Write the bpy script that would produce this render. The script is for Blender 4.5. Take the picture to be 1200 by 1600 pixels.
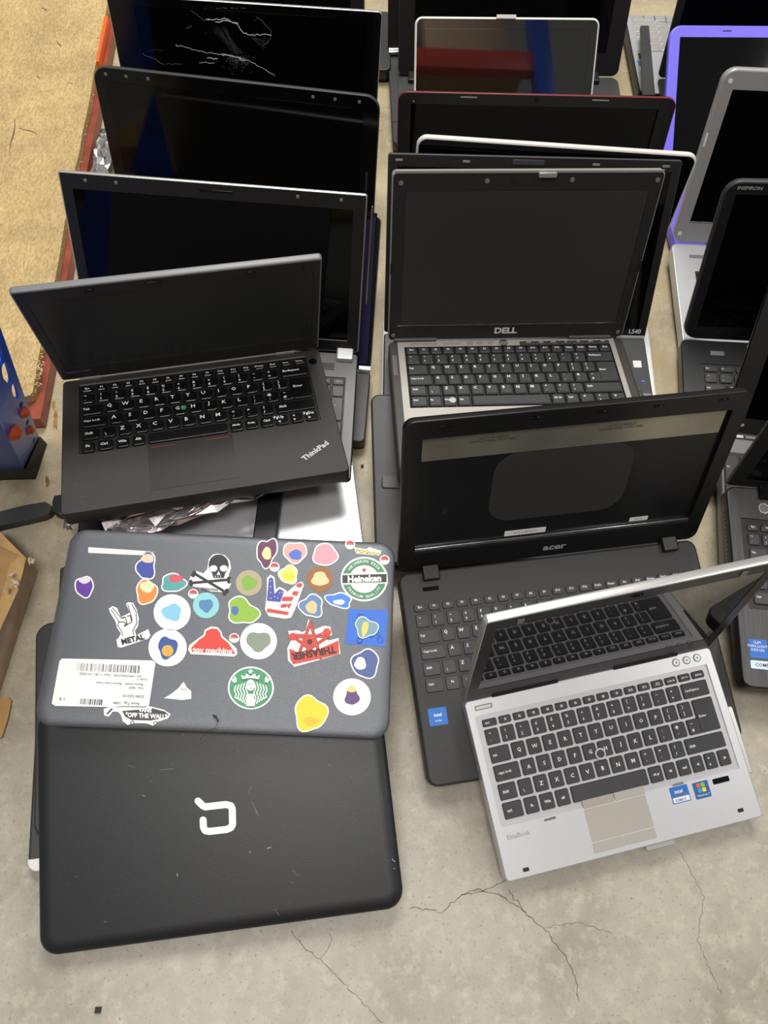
import bpy, bmesh, math, random
from mathutils import Matrix, Vector
from math import radians as rad, sin, cos, pi
random.seed(4)
S=bpy.context.scene
for o in list(bpy.data.objects): bpy.data.objects.remove(o)

# ------------------------------------------------------------------ camera
F,CH,PITCH,ROLL=1225.0,0.975,rad(62.5),rad(1.7)
cd=bpy.data.cameras.new('camera'); camo=bpy.data.objects.new('camera',cd); S.collection.objects.link(camo); S.camera=camo
cd.sensor_fit='VERTICAL'; cd.sensor_height=36.0; cd.lens=F/1600*36.0; cd.clip_start=0.02
CR=Matrix.Rotation(pi/2-PITCH,3,'X')@Matrix.Rotation(ROLL,3,'Z'); CC=Vector((0,0,CH))
camo.matrix_world=Matrix.Translation(CC)@CR.to_4x4()

# ------------------------------------------------------------------ light
def lin(c):
    return tuple(((v/255)/12.92 if v<=10 else (((v/255)+.055)/1.055)**2.4) for v in c)
W=bpy.data.worlds.new('world'); S.world=W; W.use_nodes=True
bg=W.node_tree.nodes['Background']; bg.inputs[0].default_value=(*lin((214,212,206)),1); bg.inputs[1].default_value=0.36
def lamp(name,loc,sx,sy,power,col,target=None):
    l=bpy.data.lights.new(name,'AREA'); l.shape='RECTANGLE'; l.size=sx; l.size_y=sy; l.energy=power; l.color=col
    o=bpy.data.objects.new(name,l); o.location=loc; S.collection.objects.link(o)
    if target: o.rotation_euler=(Vector(target)-Vector(loc)).to_track_quat('-Z','Y').to_euler()
    return o
lamp('ceiling_strip_lamp',(0.0,2.5,3.6),1.5,1.7,132,(1,.975,.93))
lamp('ceiling_strip_lamp',(-0.3,-0.5,3.6),1.4,.8,64,(1,.975,.94))
lamp('ceiling_strip_lamp',(2.7,0.9,3.6),.5,2.4,50,(1,.975,.94))
S.view_settings.view_transform='Standard'; S.view_settings.look='None'; S.view_settings.exposure=0.0; S.view_settings.gamma=1; S.view_settings.use_curve_mapping=False

# ------------------------------------------------------------------ materials
def mat(name,col,rough=.5,metal=0.0,spec=.5,bump=0.0,bs=900,dust=0.0,ds=120,coat=0.0,var=0.0,vs=6,brush=0.0):
    m=bpy.data.materials.new(name); m.use_nodes=True; nt=m.node_tree; N=nt.nodes; L=nt.links
    b=N['Principled BSDF']; c=(*lin(col),1)
    b.inputs['Base Color'].default_value=c; b.inputs['Roughness'].default_value=rough; b.inputs['Metallic'].default_value=metal
    b.inputs['Specular IOR Level'].default_value=spec; b.inputs['Coat Weight'].default_value=coat; b.inputs['Coat Roughness'].default_value=.06
    tc=N.new('ShaderNodeTexCoord'); src=None
    if var or dust or brush:
        rgb=N.new('ShaderNodeRGB'); rgb.outputs[0].default_value=c; src=rgb.outputs[0]
        if var:
            n=N.new('ShaderNodeTexNoise'); n.inputs['Scale'].default_value=vs; n.inputs['Detail'].default_value=6; L.new(tc.outputs['Object'],n.inputs['Vector'])
            mx=N.new('ShaderNodeMixRGB'); mx.blend_type='MULTIPLY'; L.new(src,mx.inputs[1])
            r=N.new('ShaderNodeMapRange'); r.inputs[1].default_value=.3; r.inputs[2].default_value=.7; r.inputs[3].default_value=1-var; r.inputs[4].default_value=1+var; L.new(n.outputs[0],r.inputs[0])
            mx.inputs[0].default_value=1; L.new(r.outputs[0],mx.inputs[2]); src=mx.outputs[0]
        if brush:
            mp=N.new('ShaderNodeMapping'); mp.inputs['Scale'].default_value=(900,14,900); L.new(tc.outputs['Object'],mp.inputs['Vector'])
            n=N.new('ShaderNodeTexNoise'); n.inputs['Scale'].default_value=1; n.inputs['Detail'].default_value=3; L.new(mp.outputs[0],n.inputs['Vector'])
            r=N.new('ShaderNodeMapRange'); r.inputs[1].default_value=.3; r.inputs[2].default_value=.7; r.inputs[3].default_value=1-brush; r.inputs[4].default_value=1+brush; L.new(n.outputs[0],r.inputs[0])
            mx=N.new('ShaderNodeMixRGB'); mx.blend_type='MULTIPLY'; mx.inputs[0].default_value=1; L.new(src,mx.inputs[1]); L.new(r.outputs[0],mx.inputs[2]); src=mx.outputs[0]
        if dust:
            v=N.new('ShaderNodeTexNoise'); v.inputs['Scale'].default_value=ds*3; v.inputs['Detail'].default_value=2; L.new(tc.outputs['Object'],v.inputs['Vector'])
            v2=N.new('ShaderNodeTexNoise'); v2.inputs['Scale'].default_value=9; L.new(tc.outputs['Object'],v2.inputs['Vector'])
            r=N.new('ShaderNodeMapRange'); r.inputs[1].default_value=.70; r.inputs[2].default_value=.78; L.new(v.outputs[0],r.inputs[0])
            r2=N.new('ShaderNodeMapRange'); r2.inputs[1].default_value=.45; r2.inputs[2].default_value=.65; L.new(v2.outputs[0],r2.inputs[0])
            mu=N.new('ShaderNodeMath'); mu.operation='MULTIPLY'; L.new(r.outputs[0],mu.inputs[0]); L.new(r2.outputs[0],mu.inputs[1])
            m3=N.new('ShaderNodeMath'); m3.operation='MULTIPLY'; L.new(mu.outputs[0],m3.inputs[0]); m3.inputs[1].default_value=dust
            mx=N.new('ShaderNodeMixRGB'); L.new(m3.outputs[0],mx.inputs[0]); L.new(src,mx.inputs[1]); mx.inputs[2].default_value=(*lin((190,185,175)),1); src=mx.outputs[0]
        L.new(src,b.inputs['Base Color'])
    if bump:
        n=N.new('ShaderNodeTexNoise'); n.inputs['Scale'].default_value=bs; n.inputs['Detail'].default_value=2; L.new(tc.outputs['Object'],n.inputs['Vector'])
        bp=N.new('ShaderNodeBump'); bp.inputs['Strength'].default_value=bump; bp.inputs['Distance'].default_value=.0004; L.new(n.outputs[0],bp.inputs['Height']); L.new(bp.outputs[0],b.inputs['Normal'])
    return m
_pm={}
def paint(col,rough=.45):
    k=(tuple(col),rough)
    if k not in _pm: _pm[k]=mat('print_%d_%d_%d'%tuple(col),col,rough)
    return _pm[k]
M=dict(
 black=mat('black_plastic',(22,22,23),.42,dust=.25,bump=.3),
 gloss=mat('glossy_black_plastic',(7,7,8),.12,spec=.35,dust=.12),
 thinkbody=mat('soft_touch_black',(45,44,43),.55,dust=.5,bump=.4,var=.12),
 thinkbezel=mat('matte_bezel',(38,38,37),.5,bump=.2,dust=.2),
 screen=mat('glossy_screen',(4,4,5),.06,spec=.3),
 screenmirror=mat('clear_glass_screen',(12,12,12),.02,spec=1.0,coat=.6),
 screendull=mat('dull_screen',(7,8,9),.25,spec=.3),
 matte=mat('matte_screen',(36,37,38),.38,spec=.5,dust=.12,ds=60),
 mattedell=mat('matte_grey_screen',(46,45,42),.42,spec=.6),
 silver=mat('silver_aluminium',(205,206,209),.36,metal=.55,spec=.5,bump=.15),
 silverside=mat('silver_rim',(196,195,192),.3,metal=.7),
 white=mat('white_plastic',(226,226,224),.35,dust=.1),
 whitelid=mat('pale_aluminium_lid',(196,197,200),.3,metal=.5,bump=.1),
 rimwhite=mat('white_rim',(216,214,208),.35),
 key=mat('black_key',(16,16,17),.26,bump=.2),
 keydk=mat('charcoal_key',(52,52,55),.5,bump=.3),
 keyac=mat('grey_key',(50,50,52),.45,bump=.3),
 keydell=mat('slate_key',(52,53,54),.38,bump=.2,dust=.3),
 keysilver=mat('silver_key',(178,176,172),.35,metal=.3),
 legend=paint((232,232,228)), legendg=paint((160,162,165)), legendblue=paint((70,120,200)),
 tray=mat('keyboard_tray',(20,20,21),.5,dust=.3), traysil=mat('silver_tray',(186,187,190),.4,metal=.5),
 acer=mat('textured_charcoal',(46,45,46),.5,bump=.8,bs=1400,dust=.12), acerlid=mat('black_bezel',(15,15,16),.33,bump=.1,dust=.1),
 delldeck=mat('champagne_deck',(172,168,160),.42,metal=.35,bump=.2,dust=.1), dellbody=mat('gunmetal_plastic',(64,62,60),.42,metal=.2,dust=.3),
 dellbezel=mat('charcoal_bezel',(34,34,33),.45,bump=.2,dust=.1),
 stick=mat('grey_lid_plastic',(98,101,106),.38,metal=.45,bump=.5,bs=1600,dust=.08),
 compaq=mat('worn_black_lid',(24,27,30),.42,spec=.5,bump=.3,dust=.5,ds=50,var=.1,vs=14),
 grey=mat('grey_plastic',(120,121,122),.45,metal=.2), dgrey=mat('dark_grey_plastic',(52,53,55),.45,dust=.2,bump=.2),
 a4deck=mat('steel_grey_deck',(88,88,88),.42,metal=.3,bump=.2),
 purple=mat('violet_plastic',(116,104,236),.4), navy=mat('navy_sheen',(46,46,76),.45,spec=.5),
 red=mat('dark_red_plastic',(110,30,34),.35), c4=mat('silver_paint',(168,168,170),.35,metal=.3,bump=.1),
 brushed=mat('brushed_charcoal',(66,66,66),.42,metal=.3,brush=.35), inspb=mat('scuffed_black',(26,27,29),.35,dust=.9,ds=70),
 chrome=mat('chrome',(200,200,200),.18,metal=1), rubber=mat('black_rubber',(18,18,18),.6),
 pad=mat('grey_pad',(46,45,43),.55,bump=.3), interior=mat('lid_interior',(14,16,18),.3,var=.2,vs=20),
 foil=mat('silver_foil',(190,190,192),.2,metal=.95,bump=.5,bs=60,var=.25,vs=30), film=mat('silvery_film',(168,165,150),.3,metal=.8,var=.35,vs=6),
)

# ------------------------------------------------------------------ mesh tools
def col(o,parent=None):
    S.collection.objects.link(o)
    if parent is not None: o.parent=parent
    return o
def tag(o,label=None,cat=None,group=None,kind=None):
    for k,v in (('label',label),('category',cat),('group',group),('kind',kind)):
        if v: o[k]=v
    return o
def mesh(name,vs,fs,mats,mi=None,parent=None,smooth=None):
    me=bpy.data.meshes.new(name); me.from_pydata([tuple(v) for v in vs],[],fs)
    for m in (mats if isinstance(mats,(list,tuple)) else [mats]): me.materials.append(m)
    if mi: me.polygons.foreach_set('material_index',mi)
    if smooth is not None:
        me.polygons.foreach_set('use_smooth',[True]*len(me.polygons)); me.set_sharp_from_angle(angle=rad(smooth))
    me.update(); return col(bpy.data.objects.new(name,me),parent)
def empty(name,mw,label,cat,group=None):
    o=bpy.data.objects.new(name,None); o.empty_display_size=.02; o.matrix_world=mw; col(o); return tag(o,label,cat,group)
def rloop(x0,y0,x1,y1,r,n=6,ks=None):
    if not isinstance(r,(list,tuple)): r=[r]*4
    pts=[]
    ks=ks or [n if q>.0025 else 2 for q in r]
    for (cx,cy,a0),rr,k in zip(((x1,y1,0),(x0,y1,90),(x0,y0,180),(x1,y0,270)),r,ks):
        sx=1 if cx==x1 else -1; sy=1 if cy==y1 else -1
        ccx,ccy=cx-sx*rr,cy-sy*rr
        for i in range(k+1):
            a=rad(a0+90*i/k); pts.append((ccx+rr*cos(a),ccy+rr*sin(a)))
    return pts
def slab(name,x0,y0,x1,y1,T,mats,r=.004,c=.0015,holes=(),parent=None,n=6,cb=None,cw=None):
    """rounded slab, top at z=0, bottom at -T; holes = [(x0,y0,x1,y1,depth)] sunk into the top. mats: body, top, recess floor"""
    cb=c if cb is None else cb; cw=c if cw is None else cw
    rr=[r]*4 if not isinstance(r,(list,tuple)) else list(r)
    def ring(ins,z): return [(x,y,z) for x,y in rloop(x0+ins,y0+ins,x1-ins,y1-ins,[max(q-ins,1e-4) for q in rr],n,[n if q>.0025 else 2 for q in rr])]
    rings=[ring(cw*(1-sin(t)),-c*(1-cos(t))) for t in ((0,pi/6,pi/3,pi/2) if cw==c else (0,pi/12,pi/6,pi/4,pi/3,5*pi/12,pi/2))]+[ring(cb*(1-cos(t)),-T+cb*(1-sin(t))) for t in (0,pi/4,pi/2)]
    bm=bmesh.new(); R=[[bm.verts.new(p) for p in g] for g in rings]; k=len(R[0])
    for a,b in zip(R,R[1:]):
        for i in range(k): bm.faces.new((a[i],b[i],b[(i+1)%k],a[(i+1)%k])).material_index=0
    bm.faces.new(list(reversed(R[-1])))
    sharp=[[(R[q][i],R[q][(i+1)%k]) for i in range(k)] for q in ((0,-1) if cw==c else (-1,))]
    if not holes: bm.faces.new(R[0]).material_index=1
    else:
        es=[bm.edges.get((R[0][i],R[0][(i+1)%k])) for i in range(k)]; hl=[]
        for h in holes:
            t=[bm.verts.new((x,y,0)) for x,y in rloop(h[0],h[1],h[2],h[3],.0012,2)]
            es+=[bm.edges.new((t[i],t[(i+1)%len(t)])) for i in range(len(t))]; hl.append((t,h))
        res=bmesh.ops.triangle_fill(bm,edges=es,use_beauty=True,normal=(0,0,1))
        for f in [g for g in res['geom'] if isinstance(g,bmesh.types.BMFace)]:
            f.material_index=1
            if f.normal.z<0: f.normal_flip()
        for t,h in hl:
            b=[bm.verts.new((v.co.x,v.co.y,-h[4])) for v in t]
            for i in range(len(t)): bm.faces.new((t[i],t[(i+1)%len(t)],b[(i+1)%len(t)],b[i])).material_index=2
            bm.faces.new(b).material_index=2
    bm.verts.index_update(); ks={frozenset((a.index,b.index)) for g in sharp for a,b in g}
    me=bpy.data.meshes.new(name); bm.to_mesh(me); bm.free()
    ms=mats if isinstance(mats,(list,tuple)) else [mats]; ms=list(ms)+[ms[-1]]*(3-len(ms))
    for m in ms: me.materials.append(m)
    me.polygons.foreach_set('use_smooth',[True]*len(me.polygons)); me.set_sharp_from_angle(angle=rad(38))
    for e in me.edges:
        if frozenset(e.vertices) in ks: e.use_edge_sharp=True
    return col(bpy.data.objects.new(name,me),parent)
def raised(name,x0,y0,x1,y1,h,m,parent,r=.001,c=.0004,z=0):
    o=slab(name,x0,y0,x1,y1,h,m,r,min(c,h*.45),parent=parent,n=3); o.location=(0,0,z+h); return o
def cyl(name,p0,p1,r,m,parent=None,n=14):
    p0,p1=Vector(p0),Vector(p1); d=(p1-p0).normalized(); a=d.orthogonal().normalized(); b=d.cross(a); vs=[];fs=[]
    for p in (p0,p1):
        for i in range(n): t=2*pi*i/n; vs.append(p+a*cos(t)*r+b*sin(t)*r)
    for i in range(n): fs.append((i,(i+1)%n,n+(i+1)%n,n+i))
    fs+=[tuple(reversed(range(n))),tuple(range(n,2*n))]
    return mesh(name,vs,fs,m,parent=parent,smooth=40)

# ------------------------------------------------------------------ lettering
_tc={}
def text2d(s,bold=0.0,res=2):
    k=(s,bold,res)
    if k in _tc: return _tc[k]
    cu=bpy.data.curves.new('t','FONT'); cu.body=s; cu.size=1; cu.resolution_u=res; cu.offset=bold; cu.align_x='CENTER'; cu.align_y='CENTER'; cu.fill_mode='BOTH' if False else 'FRONT'
    ob=bpy.data.objects.new('t',cu); S.collection.objects.link(ob); dg=bpy.context.evaluated_depsgraph_get()
    me=bpy.data.meshes.new_from_object(ob.evaluated_get(dg)); vs=[(v.co.x,v.co.y) for v in me.vertices]; fs=[tuple(p.vertices) for p in me.polygons]
    bpy.data.objects.remove(ob); bpy.data.curves.remove(cu); bpy.data.meshes.remove(me)
    if vs:
        xs=[v[0] for v in vs]; ys=[v[1] for v in vs]; cx=(min(xs)+max(xs))/2; cy=(min(ys)+max(ys))/2
        vs=[(x-cx,y-cy) for x,y in vs]
    _tc[k]=(vs,fs); return _tc[k]
def text(s,size,x,y,z,m,parent,name='lettering',rot=0,bold=0.0,res=2,sx=1.0,label=None):
    vs,fs=text2d(s,bold,res); c,sn=cos(rad(rot)),sin(rad(rot))
    o=mesh(name,[(x+(u*sx*c-v*sn)*size,y+(u*sx*sn+v*c)*size,z) for u,v in vs],fs,m,parent=parent)
    if label: o['label']=label
    return o

# ------------------------------------------------------------------ keyboards
def key(parent,x0,y0,x1,y1,z,h,mats,lg=(),ins=.0012,name='key',ch=.0012):
    """x right, y up (already negative towards the user)"""
    def oc(i,zz):
        a,b,c_,d=x0+i,y0+i,x1-i,y1-i; q=ch
        return [(a+q,b,zz),(c_-q,b,zz),(c_,b+q,zz),(c_,d-q,zz),(c_-q,d,zz),(a+q,d,zz),(a,d-q,zz),(a,b+q,zz)]
    vs=oc(0,z)+oc(ins*.35,z+h*.75)+oc(ins,z+h); fs=[];mi=[]
    for k in (0,8):
        for i in range(8): fs.append((k+i,k+(i+1)%8,k+8+(i+1)%8,k+8+i)); mi.append(0)
    fs.append(tuple(range(16,24))); mi.append(0)
    for s,size,u,v,mm in lg:
        tv,tf=text2d(s,.022,1); b=len(vs); X=x0+(x1-x0)*u; Y=y1-(y1-y0)*v
        vs+=[(X+a*size,Y+c_*size,z+h+.00012) for a,c_ in tv]; fs+=[tuple(b+i for i in f) for f in tf]; mi+=[mm]*len(tf)
    return mesh(name,vs,fs,mats,mi,parent)
def keyboard(parent,x0,y0,x1,y1,rows,z,h,mats,gap=.003,ls=.0042,ins=.0012,place='tl',xmin=None,xmax=None,rh=None,ch=.0012):
    """rows: list of lists of (width,label[,flags]); y0 back, y1 front (positive mm towards user converted outside)"""
    rh=rh or [.62]+[1]*(len(rows)-1); tot=sum(rh); y=y0
    for ri,(row,hh) in enumerate(zip(rows,rh)):
        H=(y1-y0)*hh/tot; w=sum(k[0] for k in row); x=x0
        for k in row:
            kw=(x1-x0)*k[0]/w; lab=k[1]; fl=k[2] if len(k)>2 else ''
            a,b=x+gap/2,x+kw-gap/2; x+=kw
            if lab is None: continue
            if xmin is not None and b<xmin: continue
            if xmax is not None and a>xmax: continue
            t,bt=y+gap/2,y+H-gap/2
            if 'T' in fl: bt=y+H*2-gap/2
            if 'U' in fl: bt=y+H*.5-.0004
            if 'D' in fl: t=y+H*.5+.0004
            lg=[]
            if lab:
                kwid=b-a; khei=bt-t
                if '|' in lab:
                    up,lo=lab.split('|'); sz=ls*.8; uu=.3 if place=='tl' else .32
                    if up: lg.append((up,sz,uu,.28,1))
                    if lo: lg.append((lo,sz,uu,.70,1))
                elif len(lab)==1:
                    lg.append((lab,ls*1.05,.33 if place=='tl' else .5,.34 if place=='tl' else .5,1))
                else:
                    n=len(lab); sz=min(ls*.72,kwid*1.35/n,khei*.5); wd=sz*.52*n
                    lg.append((lab,sz,min(.5,(wd/2+.0022)/kwid) if kwid>.017 else .5,.42 if place=='tl' else .5,1))
                if 'b' in fl and len(mats)>2: lg.append(('F' if 0 else '*',ls*.8,.62,.72,2))
            key(parent,a,-bt,b,-t,z,h,mats,lg,ins,ch=ch)
        y+=H
def K(s,w=1.0): return [(w,t) for t in s.split(' ')]
ROW_NUM='¬|` !|1 "|2 £|3 $|4 %|5 ^|6 &|7 *|8 (|9 )|0 _|- +|='
def iso(fn,bottom,num=None,arrows=True):
    r=[fn,K(ROW_NUM)+[(2,'Backspace')],[(1.5,'Tab')]+K('Q W E R T Y U I O P {|[ }|]')+[(1.5,'Enter','T')],
       [(1.75,'Caps Lock')]+K('A S D F G H J K L :|; @|\' ~|#')+[(1.25,None)],[(1.25,'Shift')]+K('||\\ Z X C V B N M <|, >|. ?|/')+[(2.75,'Shift')],bottom]
    r[4][1]=(1,'|\\')
    return r
FN=lambda a,b:[(1,'Esc')]+[(1,'F%d'%i) for i in range(1,13)]+[(1,t) for t in b]

# ------------------------------------------------------------------ laptops
POSE={
 'elite':(0.2465,0.2625,0.0753,14.26,12.47,1.15,18.12,0.3063,0.1951,0.2101),
 'acer':(0.2101,0.4109,0.079,9.81,11.97,3.23,30.44,0.3887,0.25,0.2307),
 'dell':(0.166,0.7374,0.1018,4.52,-7.05,1.24,10.48,0.336,0.2334,0.2346),
 'think':(-0.2651,0.6648,0.1163,14.31,-8.18,3.0,-18.48,0.3441,0.2233,0.2046),
 'compaq':(-0.194,0.226,0.0899,8.85,12.72,-1.77,20.0,0.3866,0.2516,0.0),
 'stick':(-0.1773,0.4004,0.1352,-0.53,5.24,1.14,20.0,0.384,0.2267,0.0),
 'undercompaq':(-0.2456,0.3075,0.022,9.59,0.93,0.0,20.0,0.36,0.245,0.0),
 'understicker':(-0.2479,0.3576,0.03,12.09,1.04,-0.0,20.0,0.38,0.255,0.0),
 'understicker2':(-0.2437,0.4161,0.05,9.33,0.77,-0.0,20.0,0.34,0.24,0.0),
 'silverclosed':(-0.206,0.5322,0.07,8.94,-0.11,0.0,20.0,0.325,0.227,0.0),
 'a4':(-0.2369,0.7275,0.0833,-0.34,-0.04,3.04,22.31,0.3867,0.212,0.2257),
 'a4b':(-0.2159,0.7377,0.0334,-1.93,0.14,2.27,25.74,0.3801,0.125,0.2293),
 'a5':(-0.228,0.9442,0.0544,-4.68,0.56,1.67,11.91,0.3923,0.23,0.256),
 'a6':(-0.2386,1.1531,0.032,1.27,0.75,2.7,10.04,0.4063,0.25,0.2637),
 'b3':(0.1684,0.6623,0.08,3.51,9.0,0.0,20.0,0.385,0.245,0.0),
 'b5':(0.1847,0.7696,0.0716,0.72,2.8,0.23,31.67,0.3851,0.255,0.2439),
 'b5w':(0.1905,0.8178,0.0514,0.35,6.29,-2.35,20.0,0.4026,0.25,0.0),
 'b6':(0.2062,0.874,0.0482,-1.07,0.93,1.65,7.04,0.3704,0.15,0.246),
 'b7':(0.1996,0.969,0.0296,-0.79,0.53,-0.94,12.61,0.3881,0.215,0.2554),
 'b8':(0.1841,1.183,0.0502,4.18,-1.1,1.25,35.78,0.3052,0.18,0.2097),
 'b9':(0.2115,1.4377,0.0321,0.36,0.91,-1.26,19.85,0.4189,0.265,0.26),
 'b10':(0.1805,1.5214,0.026,3.35,-0.02,0.0,20.0,0.4,0.265,0.26),
 'c1':(0.6376,0.506,0.0831,-3.34,5.45,0.98,11.35,0.382,0.262,0.25),
 'c2':(0.6593,0.5992,0.06,-6.89,2.6,-1.51,31.65,0.382,0.256,0.25),
 'c3':(0.6368,0.7852,0.0518,-5.59,2.57,-5.03,16.87,0.38,0.255,0.2473),
 'c4':(0.6392,0.9965,0.0406,-2.14,2.74,-0.42,18.16,0.358,0.256,0.263),
 'c5':(0.656,1.1583,0.0253,2.78,-0.36,0.36,50.61,0.38,0.255,0.2586),
 'c6':(0.6434,1.6448,0.035,0.1,-0.01,0.0,20.0,0.37,0.25,0.25),
 'c7':(0.681,1.4299,0.04,-1.08,0.28,0.24,16.03,0.37,0.25,0.25)}
def pose(n):
    p=POSE[n]; return Matrix.Translation(p[:3])@Matrix.Rotation(rad(p[3]),4,'Z')@Matrix.Rotation(rad(p[4]),4,'X')@Matrix.Rotation(rad(p[5]),4,'Y')
def lidmat(n):
    a=rad(POSE[n][6]); return Matrix(((1,0,0,0),(0,sin(a),-cos(a),0),(0,cos(a),sin(a),0),(0,0,0,1)))
GROUP='laptops set out in rows on the floor'
def laptop(n,label,T=.022,cut=0,bm_='black',deck=None,br=.008,holes=(),lid=True,lm='black',bez='black',lt=.007,lr=.008,scr=None,sm='screen',rec=.0008,floorm='tray',bc=.002,cbot=.003,name='laptop',lc=.0012,lidlabel=None):
    p=POSE[n]; mw=pose(n)@Matrix.Translation((0,0,-T)); root=empty(name,mw,label,'laptop',GROUP)
    Wd,D,L=p[7:10]; hs=[(a/1000,-d/1000,c/1000,-b/1000,dp/1000) for a,b,c,d,dp in holes]
    base=slab('base',-Wd/2+cut,-D,Wd/2,0,T,[M[bm_],M[deck or bm_],M[floorm]],br,bc,hs,root,cb=cbot); base.location=(0,0,T)
    lo=None
    if lid:
        h=[]
        if scr: h=[(scr[0]/1000,scr[1]/1000,scr[2]/1000,scr[3]/1000,rec)]
        lo=slab('lid',-Wd/2,0.001,Wd/2,L,lt,[M[lm],M[bez],M['black']],lr,lc,h,root,cb=.002); lo.matrix_local=Matrix.Translation((0,0,T))@lidmat(n)
        if scr and sm:
            s=slab('screen',h[0][0]+.0003,h[0][1]+.0003,h[0][2]-.0003,h[0][3]-.0003,.0004,M[sm],.0006,.0001,parent=lo); s.location=(0,0,-rec+.0004)
    return root,base,lo
def closed(n,label,T,m,lidT=.008,r=.012,bm_='black',c=.003,name='laptop',cw=None):
    """closed laptop: pose plane = the outer face of the lid, body below"""
    p=POSE[n]; root=empty(name,pose(n)@Matrix.Translation((0,0,-T)),label,'laptop',GROUP); Wd,D=p[7:9]
    b=slab('base',-Wd/2+.002,-D+.002,Wd/2-.002,-.002,T-lidT-.001,M[bm_],r,.002,parent=root,cb=.004); b.location=(0,0,T-lidT-.001)
    l=slab('lid',-Wd/2,-D,Wd/2,0,lidT,M[m],r,c,parent=root,cb=.001,n=10,cw=cw); l.location=(0,0,T)
    return root,b,l
def bumper(lo,x,y,m='rubber',w=.010,h=.003,nm='rubber_bumper'): return raised(nm,x/1000-w/2,y/1000-h/2,x/1000+w/2,y/1000+h/2,.0012,M[m],lo)
def screw(lo,x,y,m='grey'):
    r=.0028; vs=[(x/1000+r*cos(t*pi/5),y/1000+r*sin(t*pi/5),.0009) for t in range(10)]+[(x/1000+r*1.1*cos(t*pi/5),y/1000+r*1.1*sin(t*pi/5),0) for t in range(10)]
    return mesh('screw_cap',vs,[tuple(range(10))]+[(i,10+i,10+(i+1)%10,(i+1)%10) for i in range(10)],M[m],parent=lo)
def hinge(root,T,x0,x1,r,m,y=.003,z=0): return cyl('hinge',(x0/1000,y,T+z),(x1/1000,y,T+z),r,M[m],root)
def logo(lo,s,size,x,y,m=None,bold=.02,rot=0,sx=1.0,z=.0003,label=None): return text(s,size,x/1000,y/1000,z,m or M['legendg'],lo,'lettering',rot,bold,3,sx,label)
def flat(base,x0,y0,x1,y1,m,name='sticker',h=.0003,z=0.0,r=.001,label=None):
    o=raised(name,x0/1000,-y1/1000,x1/1000,-y0/1000,h,m,base,r,.0001,z)
    if label: o['label']=label
    return o

# ================================================================== floor
def floor_mat():
    m=bpy.data.materials.new('polished_concrete'); m.use_nodes=True; nt=m.node_tree; N=nt.nodes; L=nt.links; b=N['Principled BSDF']; tc=N.new('ShaderNodeTexCoord')
    def noise(s,d=6,r=.6,dist=0):
        n=N.new('ShaderNodeTexNoise'); n.inputs['Scale'].default_value=s; n.inputs['Detail'].default_value=d; n.inputs['Roughness'].default_value=r; n.inputs['Distortion'].default_value=dist; L.new(tc.outputs['Object'],n.inputs['Vector']); return n.outputs[0]
    def ramp(src,a,b_):
        r=N.new('ShaderNodeMapRange'); r.inputs[1].default_value=a; r.inputs[2].default_value=b_; L.new(src,r.inputs[0]); return r.outputs[0]
    def mix(f,a,c2,t='MIX'):
        x=N.new('ShaderNodeMixRGB'); x.blend_type=t
        if hasattr(f,'links'): L.new(f,x.inputs[0])
        else: x.inputs[0].default_value=f
        for i,v in ((1,a),(2,c2)):
            if hasattr(v,'links'): L.new(v,x.inputs[i])
            else: x.inputs[i].default_value=(*lin(v),1)
        return x.outputs[0]
    # blends from grey near the camera to warm tan further off, noisy boundary
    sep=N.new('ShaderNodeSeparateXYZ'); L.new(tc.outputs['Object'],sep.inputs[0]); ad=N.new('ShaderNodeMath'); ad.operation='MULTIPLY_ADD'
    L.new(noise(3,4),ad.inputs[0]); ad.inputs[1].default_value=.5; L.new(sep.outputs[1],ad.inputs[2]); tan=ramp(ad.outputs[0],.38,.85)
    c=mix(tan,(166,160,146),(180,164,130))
    c=mix(ramp(noise(7,8,.65,.4),.45,.8),c,(128,121,105))
    c=mix(ramp(noise(55,6,.7),.5,.75),c,(184,178,162))
    c=mix(ramp(noise(260,3,.6),.60,.74),c,(120,112,98))
    vo=N.new('ShaderNodeTexVoronoi'); vo.inputs['Scale'].default_value=9; L.new(tc.outputs['Object'],vo.inputs['Vector'])
    sp=N.new('ShaderNodeMath'); sp.operation='MULTIPLY'; L.new(ramp(vo.outputs['Distance'],.10,.04),sp.inputs[0]); L.new(ramp(noise(4,2),.52,.6),sp.inputs[1])
    s2=N.new('ShaderNodeMath'); s2.operation='MULTIPLY'; L.new(sp.outputs[0],s2.inputs[0]); s2.inputs[1].default_value=.45
    c=mix(s2.outputs[0],c,(96,86,70))
    L.new(c,b.inputs['Base Color']); r=N.new('ShaderNodeMapRange'); r.inputs[3].default_value=.28; r.inputs[4].default_value=.55; L.new(noise(30,6),r.inputs[0]); L.new(r.outputs[0],b.inputs['Roughness'])
    bp=N.new('ShaderNodeBump'); bp.inputs['Strength'].default_value=.25; bp.inputs['Distance'].default_value=.0015; L.new(noise(90,8,.7),bp.inputs['Height']); L.new(bp.outputs[0],b.inputs['Normal'])
    return m
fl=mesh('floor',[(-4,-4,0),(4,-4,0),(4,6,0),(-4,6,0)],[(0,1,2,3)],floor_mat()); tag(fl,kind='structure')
def px(x,y,z=0.0):
    d=CR@Vector(((x-600)/F,-(y-800)/F,-1)); t=(z-CH)/d.z; return CC+d*t
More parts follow.
